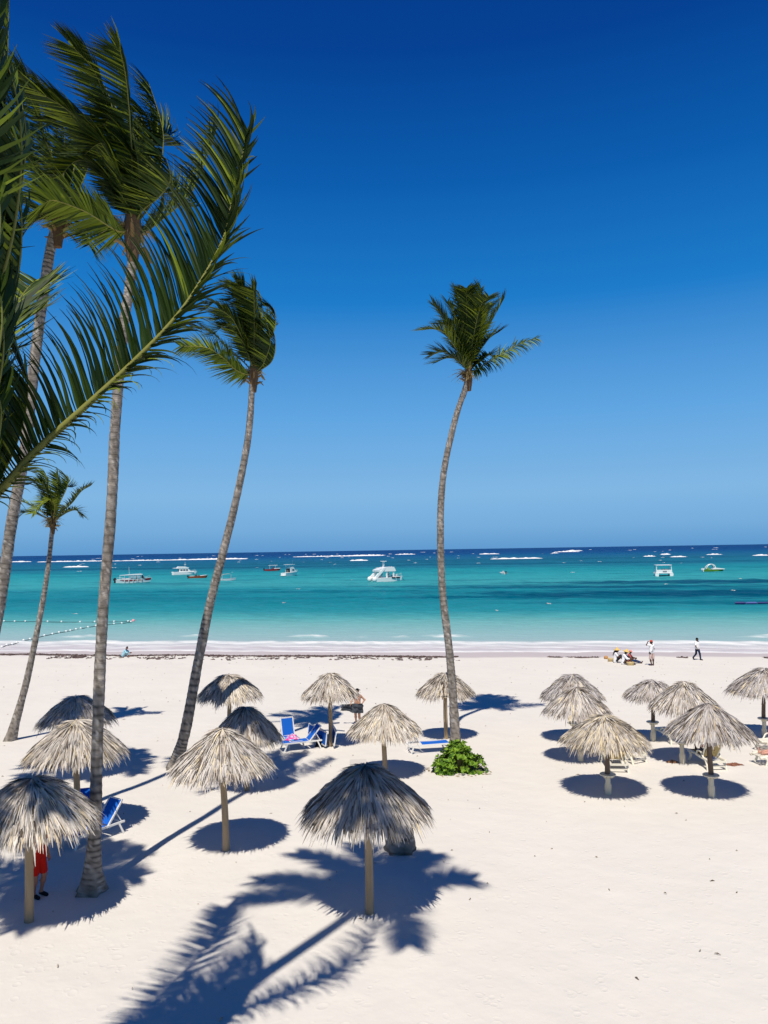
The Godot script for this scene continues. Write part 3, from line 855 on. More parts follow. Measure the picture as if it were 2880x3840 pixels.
func thatch_color(tone: int) -> Color:
	var r := rng.randf()
	var c := Color(0.66, 0.615, 0.555).lerp(Color(0.44, 0.41, 0.375), rng.randf())
	if tone == 1: c = Color(0.60, 0.57, 0.545).lerp(Color(0.40, 0.375, 0.365), rng.randf())
	if r < (0.3 if tone == 2 else 0.09): c = Color(0.66, 0.56, 0.36).lerp(c, rng.randf() * 0.6)
	elif r > 0.80: c = Color(0.10, 0.075, 0.055).lerp(c, rng.randf() * 0.5)  # extra dark strips: shade of the gaps between strips put into the colour
	return c

func parasol(label: String, at: Vector3, hgt: float, lean: float, r: float, drop: float, pw: float, tone: int, sd: int, table := -1.0, ragged := false) -> Node3D:
	rng.seed = 1000 + sd
	var o := thing("thatched_parasol", label, "parasol", at, 0.0, "thatched parasols on the beach")
	var top := Vector3(lean, hgt, 0)
	var tint := Color(1, 1, 1).lerp([Color(0.93, 0.92, 0.92), Color(1.02, 1.02, 1.04), Color(1.10, 1.09, 1.07)][sd % 3], 0.9)
	# post
	var post := MB.new()
	var pc := Color(0.36, 0.27, 0.17) if table < 0.0 else Color(0.15, 0.11, 0.085)
	var b0 := table - 0.02 if table > 0.0 else -0.25
	var path := []
	for i in 9:
		var t := i / 8.0
		path.append(Vector3(lean * t + 0.025 * sin(t * 4.0 + sd), lerpf(b0, hgt - 0.1, t), 0.02 * cos(t * 5.0 + sd)))
	post.tube(path, [0.105, 0.10, 0.095, 0.092, 0.09, 0.088, 0.085, 0.08, 0.075] if table < 0.0 else [0.085, 0.085, 0.082, 0.08, 0.08, 0.078, 0.075, 0.07, 0.07], 9, pc)
	for k in post.c.size():
		var g := noise.get_noise_3d(post.v[k].x * 9.0 + sd, post.v[k].y * 0.8, post.v[k].z * 9.0)
		post.c[k] = pc * (1.0 + 0.35 * g)
	part("post", post, M.wood, o)
	if table > 0.0:
		var col := MB.new()
		col.lathe(Transform3D.IDENTITY, [Vector2(0.0, table - 0.03), Vector2(0.085, table - 0.03), Vector2(0.085, 0.36), Vector2(0.115, 0.34), Vector2(0.115, -0.1)], 14, Color(0.62, 0.56, 0.42))
		part("pedestal", col, M.plastic, o)
		var tt := MB.new()
		tt.lathe(Transform3D.IDENTITY, [Vector2(0.0, table + 0.025), Vector2(0.25, table + 0.025), Vector2(0.265, table + 0.012), Vector2(0.265, table - 0.012), Vector2(0.25, table - 0.025), Vector2(0.0, table - 0.026)], 24, Color(0.66, 0.61, 0.48))
		part("table_top", tt, M.plastic, o)
		for a in 3:
			var br := MB.new()
			var q := Vector3(cos(a * 2.1 + 0.4), 0, sin(a * 2.1 + 0.4))
			br.bar(q * 0.09 + Vector3(0, table - 0.09, 0), q * 0.2 + Vector3(0, table - 0.055, 0), 0.03, 0.06, Color(0.6, 0.55, 0.42))
			part("bracket", br, M.plastic, o)
	# rafters under the thatch
	var ey := hgt - drop
	for k in 8:
		var a := TAU * k / 8.0 + 0.2
		var rf := MB.new()
		rf.tube([top + Vector3(0, -0.16, 0), Vector3(lean + cos(a) * r * 0.55, hgt - drop * pow(0.55, pw) - 0.12, sin(a) * r * 0.55), Vector3(lean + cos(a) * r * 0.93, ey - 0.02, sin(a) * r * 0.93)], [0.028, 0.026, 0.022], 5, Color(0.2, 0.14, 0.08))
		part("rafter", rf, M.wood, o)
	# matted inner layer
	var base := MB.new()
	var rows := 9
	var sides := 30
	for layer in 2:
		var k0 := base.v.size()
		for i in rows + 1:
			var t := maxf(0.02, float(i) / rows) * 0.87
			for j in sides:
				var a := TAU * j / sides
				var rr := r * t * (1.0 + 0.03 * noise.get_noise_2d(cos(a) * 2.0 + sd, sin(a) * 2.0))
				var q := Vector3(lean + cos(a) * rr, hgt - drop * (1.0 + 0.10 * noise.get_noise_2d(cos(a) * 1.2 + sd * 3.0, -sin(a) * 1.2 * -1.0)) * pow(t, pw) - 0.02 - 0.09 * layer, -sin(a) * rr)
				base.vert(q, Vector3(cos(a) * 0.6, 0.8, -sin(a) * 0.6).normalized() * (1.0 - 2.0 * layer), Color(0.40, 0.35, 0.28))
		for i in rows:
			for j in sides:
				var j2 := (j + 1) % sides
				if ragged and i > 2 and i < 8 and j > 20 and j < 24: continue
				var q := PackedInt32Array([k0 + i * sides + j, k0 + i * sides + j2, k0 + (i + 1) * sides + j2, k0 + i * sides + j, k0 + (i + 1) * sides + j2, k0 + (i + 1) * sides + j])
				if layer == 1: q.reverse()
				base.ix.append_array(q)
	part("thatch_lining", base, M.thatch, o)
	# courses of dried palm strips, laid from the eave up
	var th := MB.new()
	var tiers := 22
	for j in tiers:
		var t0 := 1.0 - float(j) / tiers
		var cnt := int(36 + 430.0 * t0)
		for k in cnt:
			var t := clampf(t0 - rng.randf_range(0.03, 0.17), 0.01, 0.97)
			var a := TAU * (k + rng.randf()) / cnt
			if ragged and t > 0.18 and a > 4.35 and a < 5.0 and rng.randf() < 0.93: continue
			var out := Vector3(cos(a), 0, -sin(a))
			var sag := 1.0 + 0.10 * noise.get_noise_2d(cos(a) * 1.2 + sd * 3.0, sin(a) * 1.2)
			var bulge := 0.05 * noise.get_noise_2d(cos(a) * t * 3.0 + sd * 5.0, sin(a) * t * 3.0)
			var sl := drop * sag * pw * pow(t, pw - 1.0) / r
			var d := (out - Vector3.UP * sl).normalized()
			var nn := (out * sl + Vector3.UP).normalized()
			var side := nn.cross(d)
			d = (d + side * rng.randfn(0, 0.13) + nn * rng.randf_range(-0.01, 0.1)).normalized()
			var p := Vector3(lean, hgt, 0) + out * r * t + Vector3(0, -drop * sag * pow(t, pw), 0) + nn * (0.03 + bulge + 0.085 * rng.randf())
			var l := rng.randf_range(0.3, 0.62) * (0.75 + 0.25 * r / 1.4)
			if t > 0.78: l *= rng.randf_range(0.35, 0.8)
			var w := side * rng.randf_range(0.008, 0.019)
			var tw := nn * rng.randfn(0, 0.008)
			var p1 := p + d * l * 0.5
			var p2 := p1 + (d * 0.5 - Vector3.UP * (0.10 if t < 0.8 else rng.randf_range(0.1, 0.4)) + nn * rng.randf_range(-0.04, 0.08)) * l * 0.9
			var c := thatch_color(tone) * tint
			var worn := noise.get_noise_3d(p.x * 1.3 + sd * 9.0, p.y * 1.3, p.z * 1.3)
			if worn > 0.18: c = c * Color(0.80, 0.77, 0.74)
			elif worn < -0.25: c = c * Color(1.1, 1.08, 1.03)
			th.quad(p + w, p - w, p1 - w * 1.1 + tw, p1 + w * 1.1 - tw, c)
			th.quad(p1 + w * 1.1 - tw, p1 - w * 1.1 + tw, p2 - w * 0.25, p2 + w * 0.25, c * rng.randf_range(0.85, 1.1))
	part("thatch", th, M.thatch, o, "stuff")
	# tuft that closes the peak
	var tuft := MB.new()
	for k in 60:
		var a := rng.randf() * TAU
		var out := Vector3(cos(a), 0, -sin(a))
		var p := top + Vector3(0, rng.randf_range(-0.03, 0.05), 0)
		var e := p + out * rng.randf_range(0.12, 0.34) + Vector3(0, rng.randf_range(-0.16, 0.07), 0)
		var w := out.cross(Vector3.UP) * rng.randf_range(0.008, 0.018)
		tuft.quad(p + w, p - w, e - w * 0.3, e + w * 0.3, thatch_color(tone))
	part("peak_tuft", tuft, M.thatch, o)
	return o

func parasols() -> void:
	var d := [
		["foremost thatched parasol at the bottom centre, half in palm shade", -0.47, -17.53, 3.15, -0.04, 1.36, 1.2, 1.3, 0, -1.0],
		["grey thatched parasol left of the foremost one, shadow disc beside its post", -4.48, -21.43, 3.18, -0.07, 1.3, 1.15, 1.2, 0, -1.0],
		["thatched parasol at the lower left corner with a person in red behind", -8.00, -17.37, 3.01, 0.08, 1.34, 1.1, 1.5, 0, -1.0],
		["pale thatched parasol directly behind the tall front trunk", -9.11, -23.06, 3.17, -0.11, 1.38, 1.15, 1.35, 0, -1.0],
		["dark shaded parasol farthest left, behind the pale one at the trunk", -11.57, -29.02, 2.89, -0.03, 1.28, 1.0, 1.4, 0, -1.0],
		["parasol with a dark shadow band and tousled peak, right of the leaning trunk", -6.77, -33.07, 3.07, 0.06, 1.27, 1.05, 1.5, 0, -1.0],
		["parasol in full shade between two lighter ones, left of the blue loungers", -4.91, -27.07, 2.77, -0.03, 1.15, 1.25, 1.25, 0, -1.0],
		["parasol beside the man with the towel, loungers stacked at its post", -2.48, -33.49, 3.0, 0.04, 1.13, 1.05, 1.25, 0, -1.0],
		["parasol behind the foremost one, pointed pale roof, left of the bush", -0.13, -28.78, 2.53, 0.01, 1.25, 1.15, 1.1, 0, -1.0],
		["torn parasol behind the solitary palm trunk, roof gaping", 2.61, -34.6, 2.8, 0.0, 1.2, 1.0, 1.3, 0, -1.0],
		["rearmost parasol at the left of the right-hand cluster", 8.07, -33.75, 2.76, -0.02, 1.26, 1.05, 1.3, 1, 0.8],
		["middle parasol of the three overlapping at the left of the right-hand cluster", 7.5, -30.39, 2.77, -0.1, 1.18, 1.05, 1.25, 1, 0.8],
		["nearest yellowish parasol at the left of the right-hand cluster", 7.33, -26.09, 2.50, -0.06, 1.36, 0.95, 1.35, 2, 0.66],
		["flat-roofed small parasol at the back of the right-hand cluster", 11.49, -33.73, 2.50, 0.04, 1.1, 0.75, 1.3, 1, 0.8],
		["second parasol at the back of the right-hand cluster, behind the pointed one", 11.31, -29.99, 2.97, 0.16, 1.22, 1.1, 1.25, 1, 0.8],
		["nearest pointed grey parasol of the right-hand cluster", 10.61, -25.69, 2.96, 0.0, 1.28, 1.12, 1.05, 1, 0.7],
		["parasol cut by the right edge of the picture", 16.52, -34.15, 2.85, 0.1, 1.5, 1.1, 1.35, 1, 0.8]]
	for i in d.size():
		var p: Array = d[i]
		parasol(p[0], on_sand(p[1], p[2]), p[3], p[4], p[5] * 0.99, p[6] * 0.84, p[7] + 0.12, p[8], i, p[9], i == 9)
	rng.seed = 77

# ---------------------------------------------------------------- bush

func bush() -> void:
	var at := on_sand(2.66, -29.2)
	var o := thing("beach_shrub", "bright green leafy shrub growing at the foot of the solitary palm", "shrub", at)
	o.scale = Vector3.ONE * 0.88
	var leaf := MB.new()
	var g := Color(0.075, 0.15, 0.02)
	leaf.quad(Vector3(-0.012, 0, 0), Vector3(-0.04, 0.09, 0.012), Vector3(0, 0.16, 0.03), Vector3(0, 0.0, -0.004), g)
	leaf.quad(Vector3(0, 0, -0.004), Vector3(0, 0.16, 0.03), Vector3(0.04, 0.09, 0.012), Vector3(0.012, 0, 0), g)
	var tones := []
	for k in 5:
		var v := MB.new()
		v.add(leaf)
		for i in v.c.size(): v.c[i] = Color(0.05, 0.125, 0.012).lerp(Color(0.19, 0.31, 0.03), k / 4.0)
		tones.append(v)
	var meshes := []
	for v in tones: meshes.append(v.mesh())
	var rest := MB.new()
	var single := 0
	var lobes := [[Vector3(-0.1, 0.35, 0.0), Vector3(0.85, 0.75, 0.7)], [Vector3(-0.6, 0.15, 0.1), Vector3(0.5, 0.5, 0.5)], [Vector3(0.6, 0.15, 0.05), Vector3(0.55, 0.55, 0.5)], [Vector3(-0.05, 0.75, -0.1), Vector3(0.5, 0.5, 0.45)]]
	var stems := MB.new()
	for k in 420:
		var lb: Array = lobes[rng.randi() % 4]
		var q := Vector3(rng.randfn(0, 1), rng.randfn(0, 1), rng.randfn(0, 1)).normalized()
		if q.y < -0.3: q.y = -q.y
		var p: Vector3 = lb[0] + q * lb[1] * rng.randf_range(0.72, 1.05)
		if p.y < 0.02: continue
		var axis := (q + Vector3(0, 0.5, 0)).normalized()
		stems.tube([p * Vector3(0.4, 0.1, 0.4), p - axis * 0.12, p], [0.012, 0.009, 0.006], 3, Color(0.16, 0.16, 0.06), false)
		# a rosette of leaves at the end of each shoot
		var n_leaf := 8
		for j in n_leaf:
			var a := TAU * j / n_leaf + rng.randf() * 0.5
			var u := axis.cross(Vector3.RIGHT if absf(axis.x) < 0.8 else Vector3.UP).normalized()
			var w := axis.cross(u)
			var outw := u * cos(a) + w * sin(a)
			var dirv := (axis * rng.randf_range(0.35, 1.0) + outw * 0.9).normalized()
			var zz := (axis - dirv * axis.dot(dirv)).normalized() * -1.0
			var xx := dirv.cross(zz)
			var s := rng.randf_range(0.6, 1.3)
			var xf := Transform3D(Basis(xx * s, dirv * s, zz * s), p)
			var t := rng.randi() % 5
			if single < 300 and q.z > 0.35 and j % 3 == 0:
				single += 1
				var li := part_mesh("leaf", meshes[t], M.leaf, o)
				li.transform = xf
			else:
				rest.add(tones[t], xf)
	for k in 70:
		# shed leaves round the foot
		var a := rng.randf() * TAU
		var rr := rng.randf_range(0.6, 1.5)
		var dead := MB.new()
		dead.add(leaf)
		for i in dead.c.size(): dead.c[i] = Color(0.22, 0.15, 0.06).lerp(Color(0.42, 0.33, 0.14), rng.randf())
		rest.add(dead, Transform3D(Basis(Vector3.UP, a * 3.0) * Basis(Vector3.RIGHT, 1.45), Vector3(cos(a) * rr, 0.02, sin(a) * rr * 0.7)))
	part("foliage", rest, M.leaf, o, "stuff")
	part("stems", stems, M.bark, o)

# ---------------------------------------------------------------- loungers

func blue_lounger(label: String, at: Vector3, turn: float, raise: float) -> Node3D:
	# sling lounger: head end towards local +z
	var o := thing("sun_lounger", label, "sun lounger", at, turn, "blue sling loungers among the left parasols")
	var white := Color(0.74, 0.73, 0.70)
	var blue := Color(0.012, 0.12, 0.52)
	var ca := cos(raise)
	var sa := sin(raise)
	var hinge := Vector3(0, 0.34, 0.2)
	var head := hinge + Vector3(0, sa, ca) * 0.78
	for s in [-1.0, 1.0]:
		var x: float = s * 0.3
		var rail := MB.new()
		rail.bar(Vector3(x, 0.34, -1.0), Vector3(x, 0.34, 0.75), 0.045, 0.055, white)
		part("side_rail", rail, M.plastic, o)
		for z in [-0.75, 0.55]:
			var leg := MB.new()
			leg.bar(Vector3(x, 0.34, z), Vector3(x * 1.12, -0.02, z + signf(z) * 0.16), 0.05, 0.05, white)
			part("leg", leg, M.plastic, o)
		var bf := MB.new()
		bf.bar(hinge + Vector3(x * 0.93, 0, 0), head + Vector3(x * 0.93, 0, 0), 0.04, 0.045, white)
		part("back_frame", bf, M.plastic, o)
		var prop := MB.new()
		prop.bar(hinge.lerp(head, 0.55) + Vector3(x * 0.85, 0, 0), Vector3(x * 0.85, 0.34, 0.68), 0.025, 0.025, white)
		part("prop", prop, M.plastic, o)
	var cross := MB.new()
	cross.bar(Vector3(-0.3, 0.34, -1.0), Vector3(0.3, 0.34, -1.0), 0.045, 0.055, white)
	cross.bar(head - Vector3(0.28, 0, 0), head + Vector3(0.28, 0, 0), 0.045, 0.045, white)
	cross.bar(Vector3(-0.3, 0.33, 0.7), Vector3(0.3, 0.33, 0.7), 0.04, 0.04, white)
	part("cross_bar", cross, M.plastic, o)
	sling(o, "seat", [Vector3(0, 0.355, -0.97), Vector3(0, 0.335, -0.4), Vector3(0, 0.355, 0.18)], 0.53, blue)
	sling(o, "backrest", [hinge + Vector3(0, 0.03, 0.02), hinge.lerp(head, 0.5) + Vector3(0, -0.01, 0.01), head + Vector3(0, 0.02, 0)], 0.5, blue)
	return o

func sling(o: Node3D, called: String, pts: Array, w: float, col: Color) -> void:
	var mb := MB.new()
	var path := curve(pts, 8)
	for i in 8:
		var a: Vector3 = path[i]
		var b: Vector3 = path[i + 1]
		var h := Vector3(w * 0.5, 0, 0)
		var t := (b - a).normalized().cross(Vector3.RIGHT).normalized() * 0.008
		mb.quad(b - h + t, b + h + t, a + h + t, a - h + t, col)
		mb.quad(a - h - t, a + h - t, b + h - t, b - h - t, col)
	part(called, mb, M.cloth, o)

func cream_lounger(label: String, at: Vector3, turn: float, raise: float, sling_tan: bool) -> Node3D:
	# moulded plastic chaise: head end towards local +z, thick flared sides with armrests
	var o := thing("plastic_lounger", label, "sun lounger", at, turn, "cream plastic loungers in the right-hand cluster")
	var col := Color(0.76, 0.72, 0.60)
	var hinge := Vector3(0, 0.34, 0.1)
	var ca := cos(raise)
	var sa := sin(raise)
	var head := hinge + Vector3(0, sa, ca) * 0.8
	for s in [-1.0, 1.0]:
		var x: float = s * 0.31
		var rail := MB.new()
		var pth := curve([Vector3(x, 0.30, -1.05), Vector3(x, 0.36, -0.6), Vector3(x, 0.34, 0.1), Vector3(x, 0.36, 0.75)], 10)
		rail.tube(pth, [0.05, 0.055, 0.055, 0.055, 0.055, 0.055, 0.055, 0.055, 0.055, 0.055, 0.05], 7, col)
		part("side_rail", rail, M.plastic, o)
		for z in [-0.75, 0.6]:
			var leg := MB.new()
			leg.tube(curve([Vector3(x, 0.33, z - 0.12), Vector3(x * 1.08, 0.2, z), Vector3(x * 1.15, 0.03, z + 0.08 * signf(z)), Vector3(x * 1.16, -0.02, z + 0.1 * signf(z))], 6), [0.07, 0.06, 0.05, 0.045, 0.045, 0.05, 0.055], 7, col)
			part("leg", leg, M.plastic, o)
		var arm := MB.new()
		arm.tube(curve([Vector3(x * 1.05, 0.36, -0.25), Vector3(x * 1.1, 0.52, -0.15), Vector3(x * 1.1, 0.55, 0.12), Vector3(x * 1.05, 0.36, 0.3)], 8), [0.035], 6, col)
		part("armrest", arm, M.plastic, o)
		var bf := MB.new()
		bf.tube(curve([hinge + Vector3(x * 0.9, 0, 0), hinge.lerp(head, 0.6) + Vector3(x * 0.95, 0.0, 0), head + Vector3(x * 0.75, 0, 0)], 6), [0.035], 6, col)
		part("back_frame", bf, M.plastic, o)
	var top := MB.new()
	top.tube(curve([head + Vector3(-0.24, -0.02, 0), head + Vector3(-0.12, 0.04, 0.02), head + Vector3(0.12, 0.04, 0.02), head + Vector3(0.24, -0.02, 0)], 8), [0.035], 6, col)
	part("head_bar", top, M.plastic, o)
	if sling_tan:
		sling(o, "backrest", [hinge + Vector3(0, 0.02, 0), hinge.lerp(head, 0.5) + Vector3(0, -0.02, 0.03), head], 0.5, Color(0.42, 0.33, 0.16))
		sling(o, "seat", [Vector3(0, 0.36, -1.0), Vector3(0, 0.34, -0.4), Vector3(0, 0.36, 0.1)], 0.54, Color(0.42, 0.33, 0.16))
	else:
		for k in 5:
			var sl := MB.new()
			sl.bar(hinge.lerp(head, 0.12 + 0.18 * k) + Vector3(-0.26, 0, 0), hinge.lerp(head, 0.12 + 0.18 * k) + Vector3(0.26, 0, 0), 0.10, 0.022, col)
			part("slat", sl, M.plastic, o)
		for k in 8:
			var sl := MB.new()
			sl.bar(Vector3(-0.29, 0.35, -0.98 + 0.135 * k), Vector3(0.29, 0.35, -0.98 + 0.135 * k), 0.1, 0.025, col)
			part("slat", sl, M.plastic, o)
	var bar := MB.new()
	bar.bar(Vector3(-0.31, 0.14, 0.66), Vector3(0.31, 0.14, 0.66), 0.05, 0.06, col)
	bar.bar(Vector3(-0.31, 0.32, 0.74), Vector3(0.31, 0.32, 0.74), 0.05, 0.07, col)
	part("cross_bar", bar, M.plastic, o)
	return o

func loungers() -> void:
	blue_lounger("blue sling lounger with upright back and a pink towel on its seat", on_sand(-4.25, -33.9), PI + 0.45, 1.25)
	blue_lounger("white-framed blue lounger next to the towel, seen from its side", on_sand(-3.6, -33.15), 1.95, 0.85)
	blue_lounger("blue lounger in the shade between the pointed parasol and the bush", on_sand(1.55, -32.3), -1.35, 0.9)
	blue_lounger("blue lounger half hidden by the tall front trunk", on_sand(-8.42, -22.5), 2.55, 0.9)
	blue_lounger("white-framed lounger under the pale parasol behind the tall trunk", on_sand(-9.5, -24.6), PI + 0.3, 0.3)
	var a := blue_lounger("blue lounger tipped on its side at the parasol post, left one of two", on_sand(-2.75, -34.1) + Vector3(0, 0.36, 0), 0.0, 0.05)
	a.rotation = Vector3(0.0, 0.5, 1.45)
	var b := blue_lounger("blue lounger tipped on its side at the parasol post, right one of two", on_sand(-2.05, -34.0) + Vector3(0, 0.36, 0), 0.0, 0.05)
	b.rotation = Vector3(0.0, 0.2, 1.4)
	cream_lounger("cream slatted lounger beneath the flat-roofed small parasol", on_sand(12.25, -33.7), 0.15, 0.9, false)
	cream_lounger("cream lounger just right of the yellowish parasol post", on_sand(8.55, -29.4), -0.1, 0.8, true)
	cream_lounger("cream lounger behind the one right of the yellowish parasol post", on_sand(9.35, -30.6), 0.5, 0.8, false)
	cream_lounger("tan-slung cream lounger with a sunbather, behind the pointed parasol post", on_sand(12.15, -29.6), 0.05, 0.95, true)
	cream_lounger("cream lounger cut by the right edge, rear one of two", on_sand(15.9, -32.0), -1.2, 0.1, false)
	cream_lounger("cream lounger cut by the right edge, front one of two, with a bather's foot", on_sand(15.0, -29.8), 1.7, 0.7, false)

func crumpled(at: Vector3, r: Vector3, folds: float, sd: float, palette: Array) -> MB:
	# a heap of soft cloth
	var mb := MB.new()
	var sides := 26
	var rows := 9
	for i in rows + 1:
		var t := float(i) / rows
		for j in sides:
			var a := TAU * j / sides
			var q := 1.0 + folds * noise.get_noise_3d(cos(a) * 2.0 + sd, t * 2.5, sin(a) * 2.0)
			var y := (1.0 - t * t) * (0.6 + 0.8 * absf(noise.get_noise_3d(cos(a) * t * 2.5, sd, sin(a) * t * 2.5)))
			var pick := clampf(noise.get_noise_3d(cos(a) * t * 5.0, sd + 3.0, sin(a) * t * 5.0) * 1.5 + 0.5, 0.0, 0.999)
			mb.vert(at + Vector3(cos(a) * r.x * t * q, y * r.y, -sin(a) * r.z * t * q), Vector3.UP, palette[int(pick * palette.size())])
	for i in rows:
		for j in sides:
			var j2 := (j + 1) % sides
			mb.ix.append_array(PackedInt32Array([i * sides + j, i * sides + j2, (i + 1) * sides + j2, i * sides + j, (i + 1) * sides + j2, (i + 1) * sides + j]))
	smooth_normals(mb)
	return mb

func small_things() -> void:
	var mb := crumpled(Vector3.ZERO, Vector3(0.3, 0.2, 0.42), 0.5, 3.0, [Color(0.75, 0.05, 0.3), Color(0.7, 0.72, 0.75), Color(0.1, 0.35, 0.65), Color(0.75, 0.1, 0.35)])
	var tw := part("towel", mb, M.cloth, self)
	tw.position = on_sand(-4.1, -33.45) + Vector3(0, 0.37, 0)
	tag(tw, "pink and white patterned towel heaped on the blue lounger", "towel")
	var bag := thing("beach_bag", "black bag on the sand beside the white-framed lounger", "bag", on_sand(-2.95, -33.5))
	part("bag_body", crumpled(Vector3(0, -0.02, 0), Vector3(0.2, 0.4, 0.16), 0.3, 8.0, [Color(0.012, 0.012, 0.016)]), M.cloth, bag)
	var hd := MB.new()
	hd.tube(curve([Vector3(-0.12, 0.25, 0), Vector3(-0.08, 0.44, 0), Vector3(0.08, 0.44, 0), Vector3(0.12, 0.25, 0)], 8), [0.012], 5, Color(0.012, 0.012, 0.015))
	part("handle", hd, M.cloth, bag)
	# litter bin: rendered block with a stone slab on top
	var bin := thing("litter_bin", "cream concrete litter bin with a stone slab top behind the foremost parasol", "litter bin", on_sand(-1.03, -27.0), 0.06)
	var body := MB.new()
	body.box(Transform3D(Basis.IDENTITY, Vector3(0, 0.41, 0)), Vector3(0.46, 0.96, 0.46), Color(0.60, 0.55, 0.42))
	part("body", body, M.stone, bin)
	var slab := MB.new()
	slab.box(Transform3D(Basis.IDENTITY, Vector3(0, 0.925, 0)), Vector3(0.58, 0.075, 0.58), Color(0.56, 0.53, 0.50))
	part("slab", slab, M.stone, bin)
	var slot := MB.new()
	slot.box(Transform3D(Basis.IDENTITY, Vector3(0.0, 0.76, 0.232)), Vector3(0.2, 0.1, 0.01), Color(0.03, 0.027, 0.022))
	part("opening", slot, M.stone, bin)
	# stump of a felled palm
	var st := thing("palm_stump", "grey palm stump standing on the sand behind the foremost parasol", "stump", on_sand(0.3, -21.3))
	trunk(st, [Vector3(0, -0.12, 0), Vector3(0.02, 0.3, 0), Vector3(0.04, 0.75, 0)], 0.27, 0.25, 0.2)
	var cut := MB.new()
	cut.lathe(Transform3D(Basis.IDENTITY, Vector3(0.04, 0.0, 0)), [Vector2(0.0, 0.77), Vector2(0.2, 0.76), Vector2(0.26, 0.73)], 14, Color(0.3, 0.24, 0.17))
	part("cut_face", cut, M.bark, st)
	# coconuts and baskets by the seated hair-braiders
	for c in [[17.82, -62.9, 0.17, Color(0.46, 0.24, 0.10), "husked orange coconut lying left of the seated group"], [18.05, -61.6, 0.13, Color(0.30, 0.2, 0.1), "brown coconut beside the straw basket"]]:
		var cm := MB.new()
		cm.ball(Vector3(0, c[2] * 0.8, 0), Vector3(c[2], c[2] * 0.92, c[2]), c[3], 14, 9)
		var co := part("coconut", cm, M.bark, self)
		co.position = on_sand(c[0], c[1])
		tag(co, c[4], "coconut", "coconuts by the seated group")
	for c in [[17.75, -61.2, 0.3, "round straw basket left of the seated group"], [18.4, -58.5, 0.28, "pale straw basket in front of the seated group"]]:
		var bk := thing("straw_basket", c[3], "basket", on_sand(c[0], c[1]), 0.0, "straw baskets by the seated group")
		var bm := MB.new()
		bm.lathe(Transform3D(Basis.IDENTITY, Vector3.ZERO), [Vector2(c[2] * 0.82, 0.05), Vector2(c[2] * 0.9, 0.24), Vector2(c[2], 0.26), Vector2(c[2] * 1.02, 0.22), Vector2(c[2] * 0.9, 0.1), Vector2(c[2] * 0.7, -0.03)], 18, Color(0.55, 0.42, 0.20))
		part("basket_wall", bm, M.thatch, bk)
		part("contents", crumpled(Vector3(0, 0.08, 0), Vector3(c[2] * 0.8, 0.22, c[2] * 0.8), 0.3, c[2] * 50.0, [Color(0.6, 0.52, 0.3), Color(0.35, 0.22, 0.12), Color(0.66, 0.6, 0.45)]), M.cloth, bk)
	var cl := part("cloth_scrap", crumpled(Vector3.ZERO, Vector3(0.3, 0.10, 0.14), 0.8, 12.0, [Color(0.16, 0.06, 0.04), Color(0.24, 0.12, 0.08)]), M.cloth, self)
	cl.position = on_sand(13.1, -29.6)
	tag(cl, "crumpled red-brown cloth on the sand right of the tan lounger", "cloth")
	var sd := part("sandals", crumpled(Vector3.ZERO, Vector3(0.22, 0.09, 0.14), 0.7, 15.0, [Color(0.15, 0.08, 0.05), Color(0.28, 0.15, 0.09)]), M.cloth, self)
	sd.position = on_sand(10.95, -30.1)
	tag(sd, "brown shoes left on the sand by a parasol pedestal", "shoes")
	# swim-zone lines
	var l1 := [[-54.4, -110.2], [-52.6, -109.6], [-51.0, -109.4], [-49.1, -109.1], [-47.4, -108.4], [-45.2, -107.8], [-42.3, -107.0], [-40.2, -106.8], [-37.5, -106.7], [-35.6, -106.8], [-35.0, -107.2]]
	var l2 := [[-34.9, -105.9], [-35.5, -104.0], [-36.3, -103.3], [-37.8, -100.8], [-38.2, -99.2], [-38.5, -97.6], [-38.7, -96.6], [-38.8, -95.1], [-38.9, -94.1], [-39.3, -93.0], [-39.4, -91.4], [-39.6, -89.7], [-39.6, -86.1], [-39.8, -85.0], [-39.5, -82.8], [-39.4, -81.6], [-39.6, -80.8], [-39.3, -79.2]]
	for k in 2:
		var l: Array = [l1, l2][k]
		var o := thing("buoy_line", ["line of white floats parallel to the shore, ending in a pink buoy", "line of white floats running in slantwise to the shore"][k], "buoy line", Vector3(l[0][0], SEA, l[0][1]), 0.0, "float lines round the swimming area")
		var pts := []
		for q in l: pts.append(Vector3(q[0] - l[0][0], 0.04, q[1] - l[0][1]))
		var rope := MB.new()
		rope.tube(curve(pts, 80), [0.035], 4, Color(0.03, 0.05, 0.06))
		part("rope", rope, M.cloth, o)
		for i in l.size():
			var f := MB.new()
			var pink: bool = k == 0 and i == l.size() - 1
			var r := 0.24 if pink else 0.13
			f.ball(pts[i] + Vector3(0, 0.06, 0), Vector3(r, r, r), Color(0.75, 0.3, 0.33) if pink else Color(0.78, 0.78, 0.76), 12, 8)
			part("float", f, M.plastic, o)
	# inflatable boom
	var bo := thing("floating_boom", "dark blue segmented inflatable boom afloat at the right edge", "inflatable", Vector3(55.0, SEA, -122.1), 0.0)
	for k in 6:
		var s := MB.new()
		var x := 0.2 + k * 1.7
		s.tube([Vector3(x, 0.05, 0.2 * k), Vector3(x + 0.2, 0.08, 0.2 * k + 0.02), Vector3(x + 1.4, 0.08, 0.2 * k + 0.16), Vector3(x + 1.62, 0.05, 0.2 * k + 0.19)], [0.1, 0.24 if k == 0 else 0.19, 0.24 if k == 0 else 0.19, 0.1], 9, Color(0.012, 0.02, 0.14) if k % 2 == 0 else Color(0.06, 0.09, 0.3))
		part("segment", s, M.plastic, bo)

# ---------------------------------------------------------------- boats (bow towards local +x)

const WHITE := Color(0.80, 0.80, 0.78)
const DARK := Color(0.015, 0.017, 0.02)

